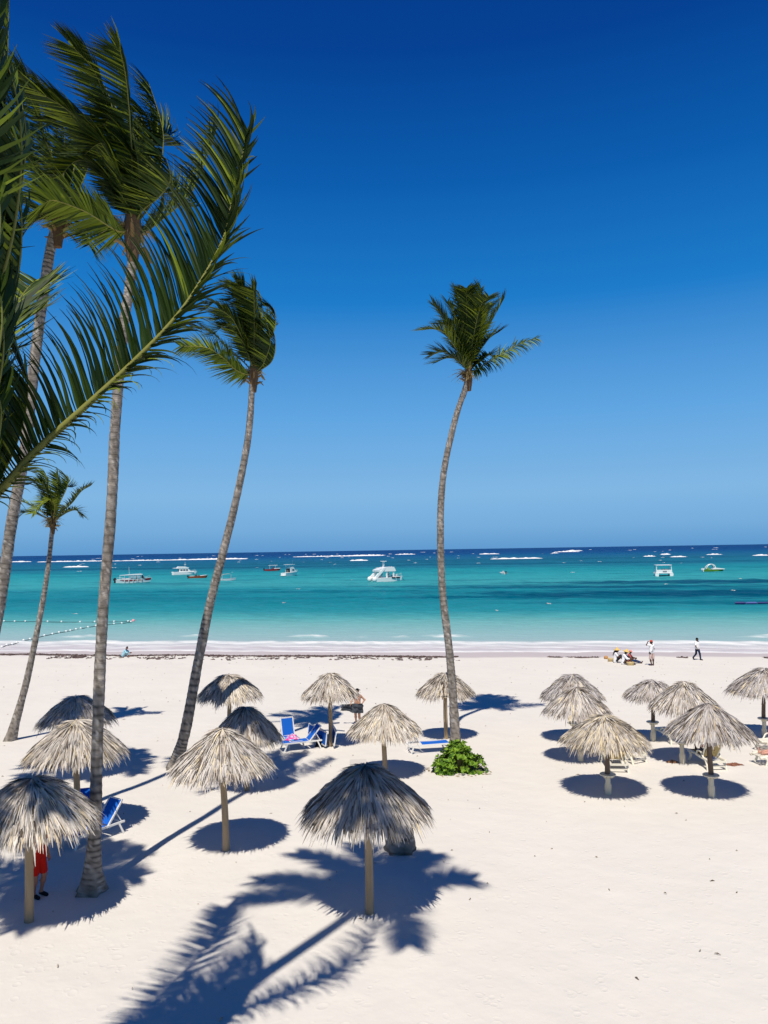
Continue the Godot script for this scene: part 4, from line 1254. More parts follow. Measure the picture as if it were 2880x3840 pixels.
func hull_section(L: float, B: float, fb: float, t: float) -> Array:
	# half section at t (0 stern, 1 bow): keel, chine, gunwale
	var w := B * 0.5 * (1.0 - pow(maxf(0.0, t - 0.4) / 0.6, 2.3)) * lerpf(0.92, 1.0, minf(t * 3.0, 1.0))
	var y := fb * (1.0 + 0.45 * t * t)
	var x := (t - 0.5) * L
	return [Vector3(x - 0.04 * L * t, -0.35 + 0.4 * pow(t, 6.0), 0), Vector3(x, -0.02 + 0.3 * fb * pow(t, 4.0), w * 0.82), Vector3(x + 0.05 * L * t * t, y, w)]

func hull(o: Node3D, L: float, B: float, fb: float, col: Color, called := "hull", off := Vector3.ZERO) -> void:
	var mb := MB.new()
	var m := 14
	for i in m:
		var a := hull_section(L, B, fb, float(i) / m)
		var b := hull_section(L, B, fb, float(i + 1) / m)
		for sg in [1.0, -1.0]:
			var f := Vector3(1, 1, sg)
			for j in 2:
				if sg > 0.0: mb.quad(a[j + 1] * f + off, b[j + 1] * f + off, b[j] * f + off, a[j] * f + off, col)
				else: mb.quad(b[j + 1] * f + off, a[j + 1] * f + off, a[j] * f + off, b[j] * f + off, col)
		var dk := Vector3(0, -0.08, 0) + off
		mb.quad(b[2] * Vector3(1, 1, -1) + dk, b[2] + dk, a[2] + dk, a[2] * Vector3(1, 1, -1) + dk, Color(0.62, 0.62, 0.60))
	var s := hull_section(L, B, fb, 0.0)
	mb.quad(s[2] * Vector3(1, 1, -1) + off, s[2] + off, s[1] + off, s[1] * Vector3(1, 1, -1) + off, col)
	mb.tri(s[1] * Vector3(1, 1, -1) + off, s[1] + off, s[0] + off, col)
	part(called, mb, M.paint, o)

func stripe(o: Node3D, L: float, B: float, fb: float, t0: float, t1: float, lo: float, hi: float, col: Color) -> void:
	var mb := MB.new()
	for i in 12:
		var ta := lerpf(t0, t1, i / 12.0)
		var tb := lerpf(t0, t1, (i + 1) / 12.0)
		var a := hull_section(L, B, fb, ta)
		var b := hull_section(L, B, fb, tb)
		var grow := minf(1.0, 0.25 + i / 5.0)
		var grow2 := minf(1.0, 0.25 + (i + 1) / 5.0)
		for sg in [1.0, -1.0]:
			var f := Vector3(1, 1, sg)
			var e := Vector3(0, 0, 0.02 * sg)
			var q := [a[1].lerp(a[2], hi) * f + e, b[1].lerp(b[2], hi) * f + e, b[1].lerp(b[2], lerpf(hi, lo, grow2)) * f + e, a[1].lerp(a[2], lerpf(hi, lo, grow)) * f + e]
			if sg > 0.0: mb.quad(q[0], q[1], q[2], q[3], col)
			else: mb.quad(q[1], q[0], q[3], q[2], col)
	part("stripe", mb, M.paint, o)

func bbox(o: Node3D, called: String, p: Vector3, s: Vector3, col: Color, mat := "paint", tilt := 0.0) -> MeshInstance3D:
	# a box with chamfered long edges
	var mb := MB.new()
	var c := minf(s.x, minf(s.y, s.z)) * 0.18
	var x := Transform3D(Basis(Vector3.BACK, tilt), p)
	mb.box(x, s - Vector3(2 * c, 0, 2 * c), col)
	mb.box(x, s - Vector3(0, 2 * c, 2 * c), col)
	mb.box(x, s - Vector3(2 * c, 2 * c, 0), col)
	return part(called, mb, M[mat], o)

func wedge(o: Node3D, called: String, pts: Array, w: float, col: Color, mat := "paint", zc := 0.0) -> void:
	# side outline pts (x, y), clockwise seen from +z, given width across z
	var mb := MB.new()
	var poly := PackedVector2Array(pts)
	var idx := Geometry2D.triangulate_polygon(poly)
	for k in range(0, idx.size(), 3):
		var a := poly[idx[k]]
		var b := poly[idx[k + 1]]
		var d := poly[idx[k + 2]]
		if (b - a).cross(d - a) > 0.0:
			var tmp := b
			b = d
			d = tmp
		mb.tri(Vector3(a.x, a.y, zc + w * 0.5), Vector3(b.x, b.y, zc + w * 0.5), Vector3(d.x, d.y, zc + w * 0.5), col)
		mb.tri(Vector3(d.x, d.y, zc - w * 0.5), Vector3(b.x, b.y, zc - w * 0.5), Vector3(a.x, a.y, zc - w * 0.5), col)
	for k in poly.size():
		var a := poly[k]
		var b := poly[(k + 1) % poly.size()]
		mb.quad(Vector3(b.x, b.y, zc + w * 0.5), Vector3(a.x, a.y, zc + w * 0.5), Vector3(a.x, a.y, zc - w * 0.5), Vector3(b.x, b.y, zc - w * 0.5), col)
	part(called, mb, M[mat], o)

func rod(o: Node3D, called: String, pts: Array, r: float, col: Color, mat := "paint") -> void:
	var mb := MB.new()
	mb.tube(pts, [r], 6, col)
	part(called, mb, M[mat], o)

func outboard(o: Node3D, x: float, y: float, z: float, s: float, col := DARK) -> void:
	wedge(o, "outboard_motor", [Vector2(x - 0.55 * s, y + 0.15 * s), Vector2(x - 0.4 * s, y + 0.62 * s), Vector2(x + 0.05 * s, y + 0.66 * s), Vector2(x + 0.1 * s, y + 0.2 * s), Vector2(x - 0.1 * s, y - 0.75 * s), Vector2(x - 0.35 * s, y - 0.75 * s), Vector2(x - 0.3 * s, y + 0.1 * s)], 0.42 * s, col, "plastic", z)

func railing(o: Node3D, pts: Array, h: float) -> void:
	var mb := MB.new()
	var up := []
	for p in pts: up.append(p + Vector3(0, h, 0))
	mb.tube(up, [0.03], 5, WHITE)
	for p in pts: mb.tube([p, p + Vector3(0, h, 0)], [0.025], 5, WHITE)
	part("railing", mb, M.metal, o)

func boats() -> void:
	var grp := "boats moored in the lagoon"
	# red-striped tour boat
	var o := thing("tour_boat", "white tour boat with a red stripe, long roof and two black outboards", "boat", Vector3(-81.9, SEA, -250.8), 0.28, grp)
	hull(o, 10.6, 3.0, 1.15, WHITE)
	stripe(o, 10.6, 3.0, 1.15, 0.12, 0.55, 0.45, 0.82, Color(0.30, 0.012, 0.02))
	stripe(o, 10.6, 3.0, 1.15, 0.80, 0.99, 0.4, 0.92, Color(0.24, 0.012, 0.02))
	wedge(o, "roof", [Vector2(-4.2, 2.55), Vector2(-1.0, 2.78), Vector2(2.2, 2.92), Vector2(2.9, 2.75), Vector2(2.95, 2.62), Vector2(-4.2, 2.46)], 2.7, WHITE)
	for x in [-4.1, -2.6, -1.2, 0.2, 1.4, 2.5]:
		for z in [-1.25, 1.25]: rod(o, "roof_post", [Vector3(x, 1.1, z), Vector3(x, 2.55, z)], 0.045, WHITE)
	wedge(o, "windscreen", [Vector2(2.3, 1.35), Vector2(2.75, 2.66), Vector2(2.85, 2.66), Vector2(3.6, 1.45)], 2.2, Color(0.03, 0.04, 0.05), "glass")
	for k in 3: bbox(o, "side_window", Vector3(-0.5 + k * 1.1, 2.0, 1.2), Vector3(0.95, 0.8, 0.05), Color(0.30, 0.42, 0.48), "glass")
	bbox(o, "helmsman_seat", Vector3(1.2, 1.6, 0.3), Vector3(0.5, 1.0, 0.5), DARK, "plastic")
	bbox(o, "bench", Vector3(-1.8, 1.3, 0), Vector3(3.6, 0.5, 2.0), Color(0.6, 0.6, 0.6))
	railing(o, [Vector3(-5.0, 1.1, 1.2), Vector3(-4.1, 1.1, 1.25), Vector3(-3.0, 1.1, 1.28)], 0.7)
	railing(o, [Vector3(3.4, 1.35, 1.1), Vector3(4.2, 1.45, 0.8), Vector3(5.2, 1.6, 0.25)], 0.55)
	outboard(o, -5.4, 0.7, 0.8, 1.5)
	outboard(o, -5.4, 0.7, -0.8, 1.5)
	for k in 5:
		var sec := hull_section(10.6, 3.0, 1.15, 0.25 + 0.12 * k)
		var fm := MB.new()
		fm.tube([sec[2] + Vector3(0, -0.25, 0.1), sec[2] + Vector3(0, -0.85, 0.06)], [0.12], 8, WHITE)
		part("fender", fm, M.plastic, o)
	rod(o, "antenna", [Vector3(-1.2, 2.75, 0), Vector3(-1.35, 5.2, 0)], 0.035, WHITE)
	var tm := TextMesh.new()
	var fnt := SystemFont.new()
	fnt.font_names = PackedStringArray(["Droid Sans"])
	fnt.font_weight = 700
	tm.font = fnt
	tm.text = "APRICO"
	tm.font_size = 60
	tm.pixel_size = 0.011
	tm.depth = 0.03
	var tmat := StandardMaterial3D.new()
	tmat.albedo_color = Color(0.2, 0.05, 0.06)
	tmat.roughness = 0.5
	var tx := part_mesh("lettering", tm, tmat, o)
	tx.position = Vector3(1.9, 0.86, 1.5)
	tx.rotation.y = 0.05

	# double-deck white catamaran with a diving board
	o = thing("catamaran", "white double-deck catamaran moored behind the red-striped tour boat", "boat", Vector3(-88.3, SEA, -339.0), 0.45, grp)
	for z in [-1.3, 1.3]: hull(o, 9.4, 1.3, 1.1, WHITE, "hull", Vector3(0, 0, z))
	bbox(o, "deck", Vector3(-0.2, 1.05, 0), Vector3(8.2, 0.25, 3.8), WHITE)
	wedge(o, "cabin", [Vector2(-2.6, 1.1), Vector2(-2.2, 2.7), Vector2(1.4, 2.7), Vector2(2.9, 1.2)], 3.2, WHITE)
	wedge(o, "upper_deck", [Vector2(-3.4, 2.7), Vector2(-3.2, 2.9), Vector2(-2.6, 3.6), Vector2(0.2, 3.5), Vector2(1.8, 3.0), Vector2(1.6, 2.7)], 3.4, WHITE)
	for k in 3: bbox(o, "side_window", Vector3(-1.5 + k * 1.2, 2.0, 1.62), Vector3(0.9, 0.6, 0.05), Color(0.04, 0.06, 0.08), "glass")
	bbox(o, "front_window", Vector3(2.2, 2.0, 0), Vector3(0.1, 0.7, 2.6), Color(0.04, 0.06, 0.08), "glass", 0.75)
	bbox(o, "stern_opening", Vector3(-2.5, 1.9, 0), Vector3(0.1, 1.1, 1.4), Color(0.06, 0.07, 0.08))
	wedge(o, "diving_board", [Vector2(-4.9, 2.75), Vector2(-4.9, 2.95), Vector2(-2.2, 3.1), Vector2(-2.2, 2.85)], 1.2, WHITE)
	railing(o, [Vector3(2.6, 1.2, 1.8), Vector3(3.6, 1.3, 1.6), Vector3(4.6, 1.45, 1.4)], 0.6)
	rod(o, "mast", [Vector3(0.4, 3.4, 0), Vector3(0.4, 5.6, 0)], 0.05, WHITE)
	bbox(o, "radar", Vector3(0.4, 4.4, 0), Vector3(0.9, 0.16, 0.3), WHITE)
	for z in [-1.3, 1.3]: outboard(o, -4.7, 0.6, z, 1.1, WHITE)

	# orange speedboat
	o = thing("speedboat", "open orange-hulled speedboat with a pale deck, bow to the right", "boat", Vector3(-69.6, SEA, -286.5), 0.35, grp)
	hull(o, 6.6, 2.1, 0.75, Color(0.40, 0.085, 0.03))
	bbox(o, "engine_cover", Vector3(-2.1, 0.8, 0), Vector3(1.4, 0.3, 1.4), Color(0.6, 0.55, 0.5))
	bbox(o, "seat", Vector3(-0.6, 0.95, 0), Vector3(0.6, 0.6, 1.3), Color(0.10, 0.06, 0.05), "cloth")
	wedge(o, "foredeck", [Vector2(0.6, 0.78), Vector2(0.7, 0.98), Vector2(3.2, 1.2), Vector2(3.2, 1.05)], 1.0, WHITE)
	wedge(o, "windscreen", [Vector2(0.3, 0.85), Vector2(0.15, 1.25), Vector2(0.22, 1.25), Vector2(0.8, 0.9)], 1.5, Color(0.05, 0.06, 0.07), "glass")
	rod(o, "arch", [Vector3(-0.5, 0.8, -0.8), Vector3(-0.4, 1.8, -0.7), Vector3(-0.4, 1.8, 0.7), Vector3(-0.5, 0.8, 0.8)], 0.04, Color(0.1, 0.1, 0.1))
	rod(o, "antenna", [Vector3(-0.4, 1.8, 0), Vector3(-0.35, 2.7, 0)], 0.03, WHITE)
	outboard(o, -3.4, 0.5, 0, 1.0)

	# small boat with a grey awning
	o = thing("awning_boat", "small white open boat under a peaked grey awning", "boat", Vector3(-52.6, SEA, -258.0), 0.3, grp)
	hull(o, 4.9, 1.7, 0.62, WHITE)
	wedge(o, "awning", [Vector2(-2.2, 1.72), Vector2(-1.3, 2.15), Vector2(0.4, 2.3), Vector2(1.6, 1.85), Vector2(0.4, 2.2), Vector2(-1.3, 2.06)], 1.7, Color(0.42, 0.36, 0.33), "cloth")
	for x in [-1.9, 1.0]:
		for z in [-0.7, 0.7]: rod(o, "awning_post", [Vector3(x, 0.6, z), Vector3(x, 1.9, z)], 0.04, WHITE)
	bbox(o, "thwart", Vector3(0.1, 0.62, 0), Vector3(0.4, 0.1, 1.5), Color(0.3, 0.3, 0.3))
	bbox(o, "thwart", Vector3(1.2, 0.66, 0), Vector3(0.4, 0.1, 1.2), Color(0.3, 0.3, 0.3))
	outboard(o, -2.5, 0.5, 0, 0.9)

	# red canopy boat
	o = thing("canopy_boat", "low red boat with a flat white canopy, left of the white fishing boat", "boat", Vector3(-55.6, SEA, -380.0), 0.25, grp)
	hull(o, 7.6, 2.2, 0.8, Color(0.36, 0.02, 0.025))
	wedge(o, "foredeck", [Vector2(0.9, 0.95), Vector2(1.0, 1.2), Vector2(3.9, 1.35), Vector2(3.9, 1.1)], 1.3, WHITE)
	bbox(o, "canopy", Vector3(0.4, 2.7, 0), Vector3(4.4, 0.16, 2.2), WHITE)
	for x in [-1.2, 1.6]:
		for z in [-0.9, 0.9]: rod(o, "canopy_post", [Vector3(x, 0.8, z), Vector3(x, 2.7, z)], 0.05, WHITE)
	bbox(o, "console", Vector3(0.4, 1.2, 0), Vector3(0.7, 0.9, 0.9), Color(0.2, 0.05, 0.05))
	outboard(o, -3.8, 0.6, 0, 1.2)

	# sport fisher, seen from astern
	o = thing("fishing_boat", "white fishing boat with dark cabin doors and a flat flybridge top, seen from astern", "boat", Vector3(-36.4, SEA, -296.0), 0.95, grp)
	hull(o, 7.6, 3.0, 1.25, WHITE)
	wedge(o, "cabin", [Vector2(-1.2, 1.2), Vector2(-1.1, 3.0), Vector2(0.9, 3.0), Vector2(2.3, 1.5)], 2.5, WHITE)
	for z in [-0.7, 0.05, 0.75]: bbox(o, "cabin_door", Vector3(-1.2, 2.1, z), Vector3(0.06, 1.45, 0.62), Color(0.015, 0.018, 0.025), "glass")
	for z in [-1.27, 1.27]: bbox(o, "side_window", Vector3(0.4, 2.3, z), Vector3(1.2, 0.5, 0.05), Color(0.04, 0.05, 0.06), "glass")
	bbox(o, "flybridge", Vector3(0.1, 3.25, 0), Vector3(1.9, 0.5, 2.3), WHITE)
	bbox(o, "hard_top", Vector3(-0.4, 4.35, 0), Vector3(3.6, 0.14, 2.7), WHITE)
	for x in [-1.3, 0.8]:
		for z in [-1.05, 1.05]: rod(o, "top_post", [Vector3(x, 3.0, z), Vector3(x, 4.3, z)], 0.05, WHITE)
	var ld := MB.new()
	for k in 5: ld.bar(Vector3(-1.35, 1.5 + 0.35 * k, -1.05), Vector3(-1.35, 1.5 + 0.35 * k, -1.3), 0.05, 0.05, Color(0.5, 0.5, 0.5))
	part("ladder", ld, M.metal, o)
	rod(o, "outrigger", [Vector3(0.4, 4.3, 0.9), Vector3(-0.8, 6.0, 1.9)], 0.03, Color(0.6, 0.6, 0.6))
	railing(o, [Vector3(1.8, 1.5, 1.2), Vector3(2.8, 1.65, 0.9), Vector3(3.9, 1.85, 0.2)], 0.5)
	bbox(o, "swim_platform", Vector3(-4.0, 0.25, 0), Vector3(0.7, 0.12, 2.4), WHITE)

	# party catamaran with slides
	o = thing("slide_catamaran", "largest white catamaran with stern slides and a tall T-bar on top", "boat", Vector3(0.15, SEA, -229.5), 0.5, grp)
	for z in [-1.55, 1.55]:
		hull(o, 9.0, 1.25, 1.1, WHITE, "hull", Vector3(0, 0, z))
		var pod := MB.new()
		pod.ball(Vector3(-4.5, 0.75, z), Vector3(0.75, 0.85, 0.72), WHITE, 14, 9)
		part("stern_pod", pod, M.paint, o)
		wedge(o, "slide", [Vector2(-4.6, 1.2), Vector2(-4.4, 1.45), Vector2(-1.6, 4.1), Vector2(-1.1, 4.1), Vector2(-1.3, 3.5), Vector2(-3.8, 1.1)], 0.75, WHITE, "paint", z)
		for k in 2: bbox(o, "hull_window", Vector3(1.6 + k * 1.5, 1.12, z + signf(z) * 0.6), Vector3(1.3, 0.42, 0.06), Color(0.02, 0.03, 0.04), "glass")
	bbox(o, "deck", Vector3(-0.2, 1.1, 0), Vector3(8.0, 0.22, 4.0), WHITE)
	wedge(o, "upper_cabin", [Vector2(-3.4, 3.0), Vector2(-3.4, 3.5), Vector2(-2.2, 3.9), Vector2(-0.6, 4.3), Vector2(2.0, 4.3), Vector2(2.6, 3.15), Vector2(2.3, 3.0)], 3.6, WHITE)
	for x in [-0.4, 1.9]:
		for z in [-1.5, 1.5]: bbox(o, "pillar", Vector3(x, 2.1, z), Vector3(0.5, 1.9, 0.25), WHITE)
	for z in [-0.35, 0.35]: rod(o, "bar_post", [Vector3(-0.8, 4.0, z), Vector3(-0.6, 5.9, z)], 0.11, WHITE)
	bbox(o, "top_bar", Vector3(-0.6, 6.0, 0), Vector3(1.3, 0.18, 1.6), WHITE)
	bbox(o, "console", Vector3(0.6, 1.8, 0.4), Vector3(0.6, 1.2, 1.0), Color(0.35, 0.35, 0.37))
	bbox(o, "bench", Vector3(-2.2, 1.5, 0), Vector3(1.0, 0.7, 2.6), Color(0.4, 0.42, 0.45))
	for k in 4: bbox(o, "seat", Vector3(2.6 + 0.6 * (k / 2), 1.55, -0.9 + 1.8 * (k % 2)), Vector3(0.35, 0.9, 0.5), WHITE)
	railing(o, [Vector3(2.4, 1.2, 2.0), Vector3(3.2, 1.25, 1.9), Vector3(4.0, 1.35, 1.8), Vector3(4.6, 1.45, 1.6)], 0.9)
	rod(o, "anchor_line", [Vector3(4.6, 1.5, 0), Vector3(5.2, 1.7, 0), Vector3(6.4, 0.0, 0.1)], 0.04, DARK)

	# little tender
	o = thing("dinghy", "tiny white dinghy with a dark motor, alone right of the solitary trunk", "boat", Vector3(42.5, SEA, -278.4), 2.2, grp)
	hull(o, 2.9, 1.5, 0.5, WHITE)
	bbox(o, "thwart", Vector3(0.1, 0.5, 0), Vector3(0.4, 0.12, 1.3), WHITE)
	bbox(o, "console", Vector3(-0.3, 0.8, 0), Vector3(0.4, 0.7, 0.6), Color(0.6, 0.6, 0.6))
	outboard(o, -1.5, 0.5, 0, 0.8)

	# pontoon seen from astern
	o = thing("pontoon_boat", "boxy white pontoon boat with an open frame roof, seen end on", "boat", Vector3(85.7, SEA, -237.9), 1.35, grp)
	for z in [-2.1, 2.1]: hull(o, 7.0, 1.2, 0.85, WHITE, "hull", Vector3(0, 0, z))
	bbox(o, "deck", Vector3(0, 1.0, 0), Vector3(6.6, 0.35, 4.9), WHITE)
	bbox(o, "stern_wall", Vector3(-3.1, 1.5, 0), Vector3(0.2, 0.9, 4.3), WHITE)
	for z in [-2.2, 2.2]:
		bbox(o, "side_wall", Vector3(-0.2, 1.45, z), Vector3(6.0, 0.7, 0.2), WHITE)
		for x in [-3.0, 2.4]: rod(o, "frame_post", [Vector3(x, 1.2, z * 1.02), Vector3(x + 0.1, 3.3, z * 0.95)], 0.12, WHITE)
	bbox(o, "roof", Vector3(-0.2, 3.36, 0), Vector3(6.0, 0.16, 4.6), WHITE)
	bbox(o, "seat_back", Vector3(-1.6, 1.9, 0.4), Vector3(0.3, 0.7, 2.2), Color(0.5, 0.48, 0.48))
	bbox(o, "locker", Vector3(-3.25, 1.5, 0.2), Vector3(0.12, 0.35, 1.2), Color(0.3, 0.28, 0.3))

	# green and white speedboat with a hoop
	o = thing("green_boat", "green and white speedboat with a round hoop windscreen at the right", "boat", Vector3(115.7, SEA, -272.0), -0.1, grp)
	hull(o, 6.8, 2.5, 0.62, Color(0.16, 0.30, 0.03))
	wedge(o, "foredeck", [Vector2(-0.4, 0.7), Vector2(0.2, 1.35), Vector2(3.7, 0.92), Vector2(3.6, 0.7)], 2.1, WHITE)
	for z in [-0.95, 0.95]:
		var pts := []
		for k in 12:
			var a := PI * k / 11.0
			pts.append(Vector3(-0.9 - 1.55 * cos(a) + 0.9 * sin(a) * 0.3, 0.9 + 1.6 * sin(a), z * (1.0 - 0.3 * sin(a))))
		rod(o, "hoop", pts, 0.13, WHITE)
	bbox(o, "seat", Vector3(-1.8, 1.0, 0), Vector3(0.6, 0.7, 1.8), Color(0.2, 0.35, 0.04), "cloth")
	bbox(o, "windscreen", Vector3(0.1, 1.55, 0), Vector3(0.06, 0.8, 1.5), Color(0.15, 0.2, 0.2), "glass", 0.7)
	for z in [-0.75, 0.0, 0.75]: outboard(o, -3.3, 0.5, z, 0.9, WHITE)

# ---------------------------------------------------------------- people

func sdf(bones: Array, cell: float, k: float, col: Color) -> MB:
	# skin over tapered capsules joined with a smooth minimum, meshed as surface nets; bone = [a, b, radius a, radius b]
	var lo := Vector3.ONE * 1e9
	var hi := -lo
	for b in bones:
		var r: float = maxf(b[2], b[3]) + cell * 3.0
		lo = lo.min(b[0] - Vector3.ONE * r).min(b[1] - Vector3.ONE * r)
		hi = hi.max(b[0] + Vector3.ONE * r).max(b[1] + Vector3.ONE * r)
	var nx := int((hi.x - lo.x) / cell) + 2
	var ny := int((hi.y - lo.y) / cell) + 2
	var nz := int((hi.z - lo.z) / cell) + 2
	var f := PackedFloat32Array()
	f.resize(nx * ny * nz)
	f.fill(1.0)
	for b in bones:
		var a: Vector3 = b[0]
		var e: Vector3 = b[1]
		var ra: float = b[2]
		var rb: float = b[3]
		var ab := e - a
		var l2 := maxf(ab.length_squared(), 1e-9)
		var m := maxf(ra, rb) + k + cell * 2.0
		var p0 := ((a.min(e) - Vector3.ONE * m - lo) / cell).max(Vector3.ZERO)
		var p1 := ((a.max(e) + Vector3.ONE * m - lo) / cell)
		for z in range(int(p0.z), mini(int(p1.z) + 1, nz)):
			for y in range(int(p0.y), mini(int(p1.y) + 1, ny)):
				var row := (z * ny + y) * nx
				for x in range(int(p0.x), mini(int(p1.x) + 1, nx)):
					var p := lo + Vector3(x, y, z) * cell
					var t := clampf((p - a).dot(ab) / l2, 0.0, 1.0)
					var d := p.distance_to(a + ab * t) - lerpf(ra, rb, t)
					var o := f[row + x]
					var h := maxf(k - absf(o - d), 0.0) / k
					f[row + x] = minf(o, d) - h * h * k * 0.25
	var mb := MB.new()
	var id := PackedInt32Array()
	id.resize(nx * ny * nz)
	id.fill(-1)
	var step := [0, 1, nx, nx + 1, nx * ny, nx * ny + 1, nx * ny + nx, nx * ny + nx + 1]
	var edges := [[0, 1], [2, 3], [4, 5], [6, 7], [0, 2], [1, 3], [4, 6], [5, 7], [0, 4], [1, 5], [2, 6], [3, 7]]
	for z in nz - 1:
		for y in ny - 1:
			var row := (z * ny + y) * nx
			for x in nx - 1:
				var i := row + x
				var neg := 0
				for s in step:
					if f[i + s] < 0.0: neg += 1
				if neg == 0 or neg == 8: continue
				var q := Vector3.ZERO
				var cnt := 0
				for ed in edges:
					var d0 := f[i + step[ed[0]]]
					var d1 := f[i + step[ed[1]]]
					if (d0 < 0.0) != (d1 < 0.0):
						var t := d0 / (d0 - d1)
						var c0 := Vector3(ed[0] & 1, (ed[0] >> 1) & 1, ed[0] >> 2)
						var c1 := Vector3(ed[1] & 1, (ed[1] >> 1) & 1, ed[1] >> 2)
						q += c0.lerp(c1, t)
						cnt += 1
				q /= cnt
				var g := Vector3(f[i + 1] - f[i] + f[i + step[7]] - f[i + step[6]], f[i + nx] - f[i] + f[i + step[7]] - f[i + step[5]], f[i + step[4]] - f[i] + f[i + step[7]] - f[i + step[3]])
				id[i] = mb.vert(lo + (Vector3(x, y, z) + q) * cell, g.normalized(), col)
	var ax := [[1, nx, nx * ny], [nx, nx * ny, 1], [nx * ny, 1, nx]]
	for z in range(1, nz - 1):
		for y in range(1, ny - 1):
			var row := (z * ny + y) * nx
			for x in range(1, nx - 1):
				var i := row + x
				var n0 := f[i] < 0.0
				for s in ax:
					if n0 == (f[i + s[0]] < 0.0): continue
					var a := id[i - s[1] - s[2]]
					var b := id[i - s[2]]
					var c := id[i]
					var d := id[i - s[1]]
					if a < 0 or b < 0 or c < 0 or d < 0: continue
					if n0: mb.ix.append_array(PackedInt32Array([a, d, c, a, c, b]))
					else: mb.ix.append_array(PackedInt32Array([a, b, c, a, c, d]))
	return mb

func hand(mb: MB, w: Vector3, dir: Vector3, nrm: Vector3, s: float, col: Color, curl: float, thumb_side: float) -> void:
	# palm, four bent fingers of unequal length, thumb from the side of the palm
	var d := dir.normalized()
	var n := (nrm - d * nrm.dot(d)).normalized()
	var x := d.cross(n) * thumb_side
	var bones := [[w, w + d * 0.03 * s, 0.026 * s, 0.03 * s]]
	var kn := w + d * 0.088 * s
	for i in 4:
		var off := x * (0.028 - 0.0185 * i) * s
		bones.append([w + d * 0.025 * s + off * 0.6, kn + off, 0.016 * s, 0.012 * s])
		var l: float = [0.072, 0.08, 0.074, 0.058][i] * s
		var d2 := (d + n * curl * 0.7).normalized()
		var d3 := (d + n * curl * 1.8).normalized()
		bones.append([kn + off, kn + off + d2 * l * 0.55, 0.0105 * s, 0.0095 * s])
		bones.append([kn + off + d2 * l * 0.55, kn + off + d2 * l * 0.55 + d3 * l * 0.45, 0.0095 * s, 0.008 * s])
	var tb := w + d * 0.03 * s + x * 0.026 * s
	var tm := tb + (x * 0.75 + d * 0.65 + n * 0.2) * 0.038 * s
	bones.append([tb, tm, 0.014 * s, 0.012 * s])
	bones.append([tm, tm + (x * 0.3 + d + n * 0.3) * 0.03 * s, 0.011 * s, 0.009 * s])
	mb.add(sdf(bones, 0.0055 * s, 0.008 * s, col))

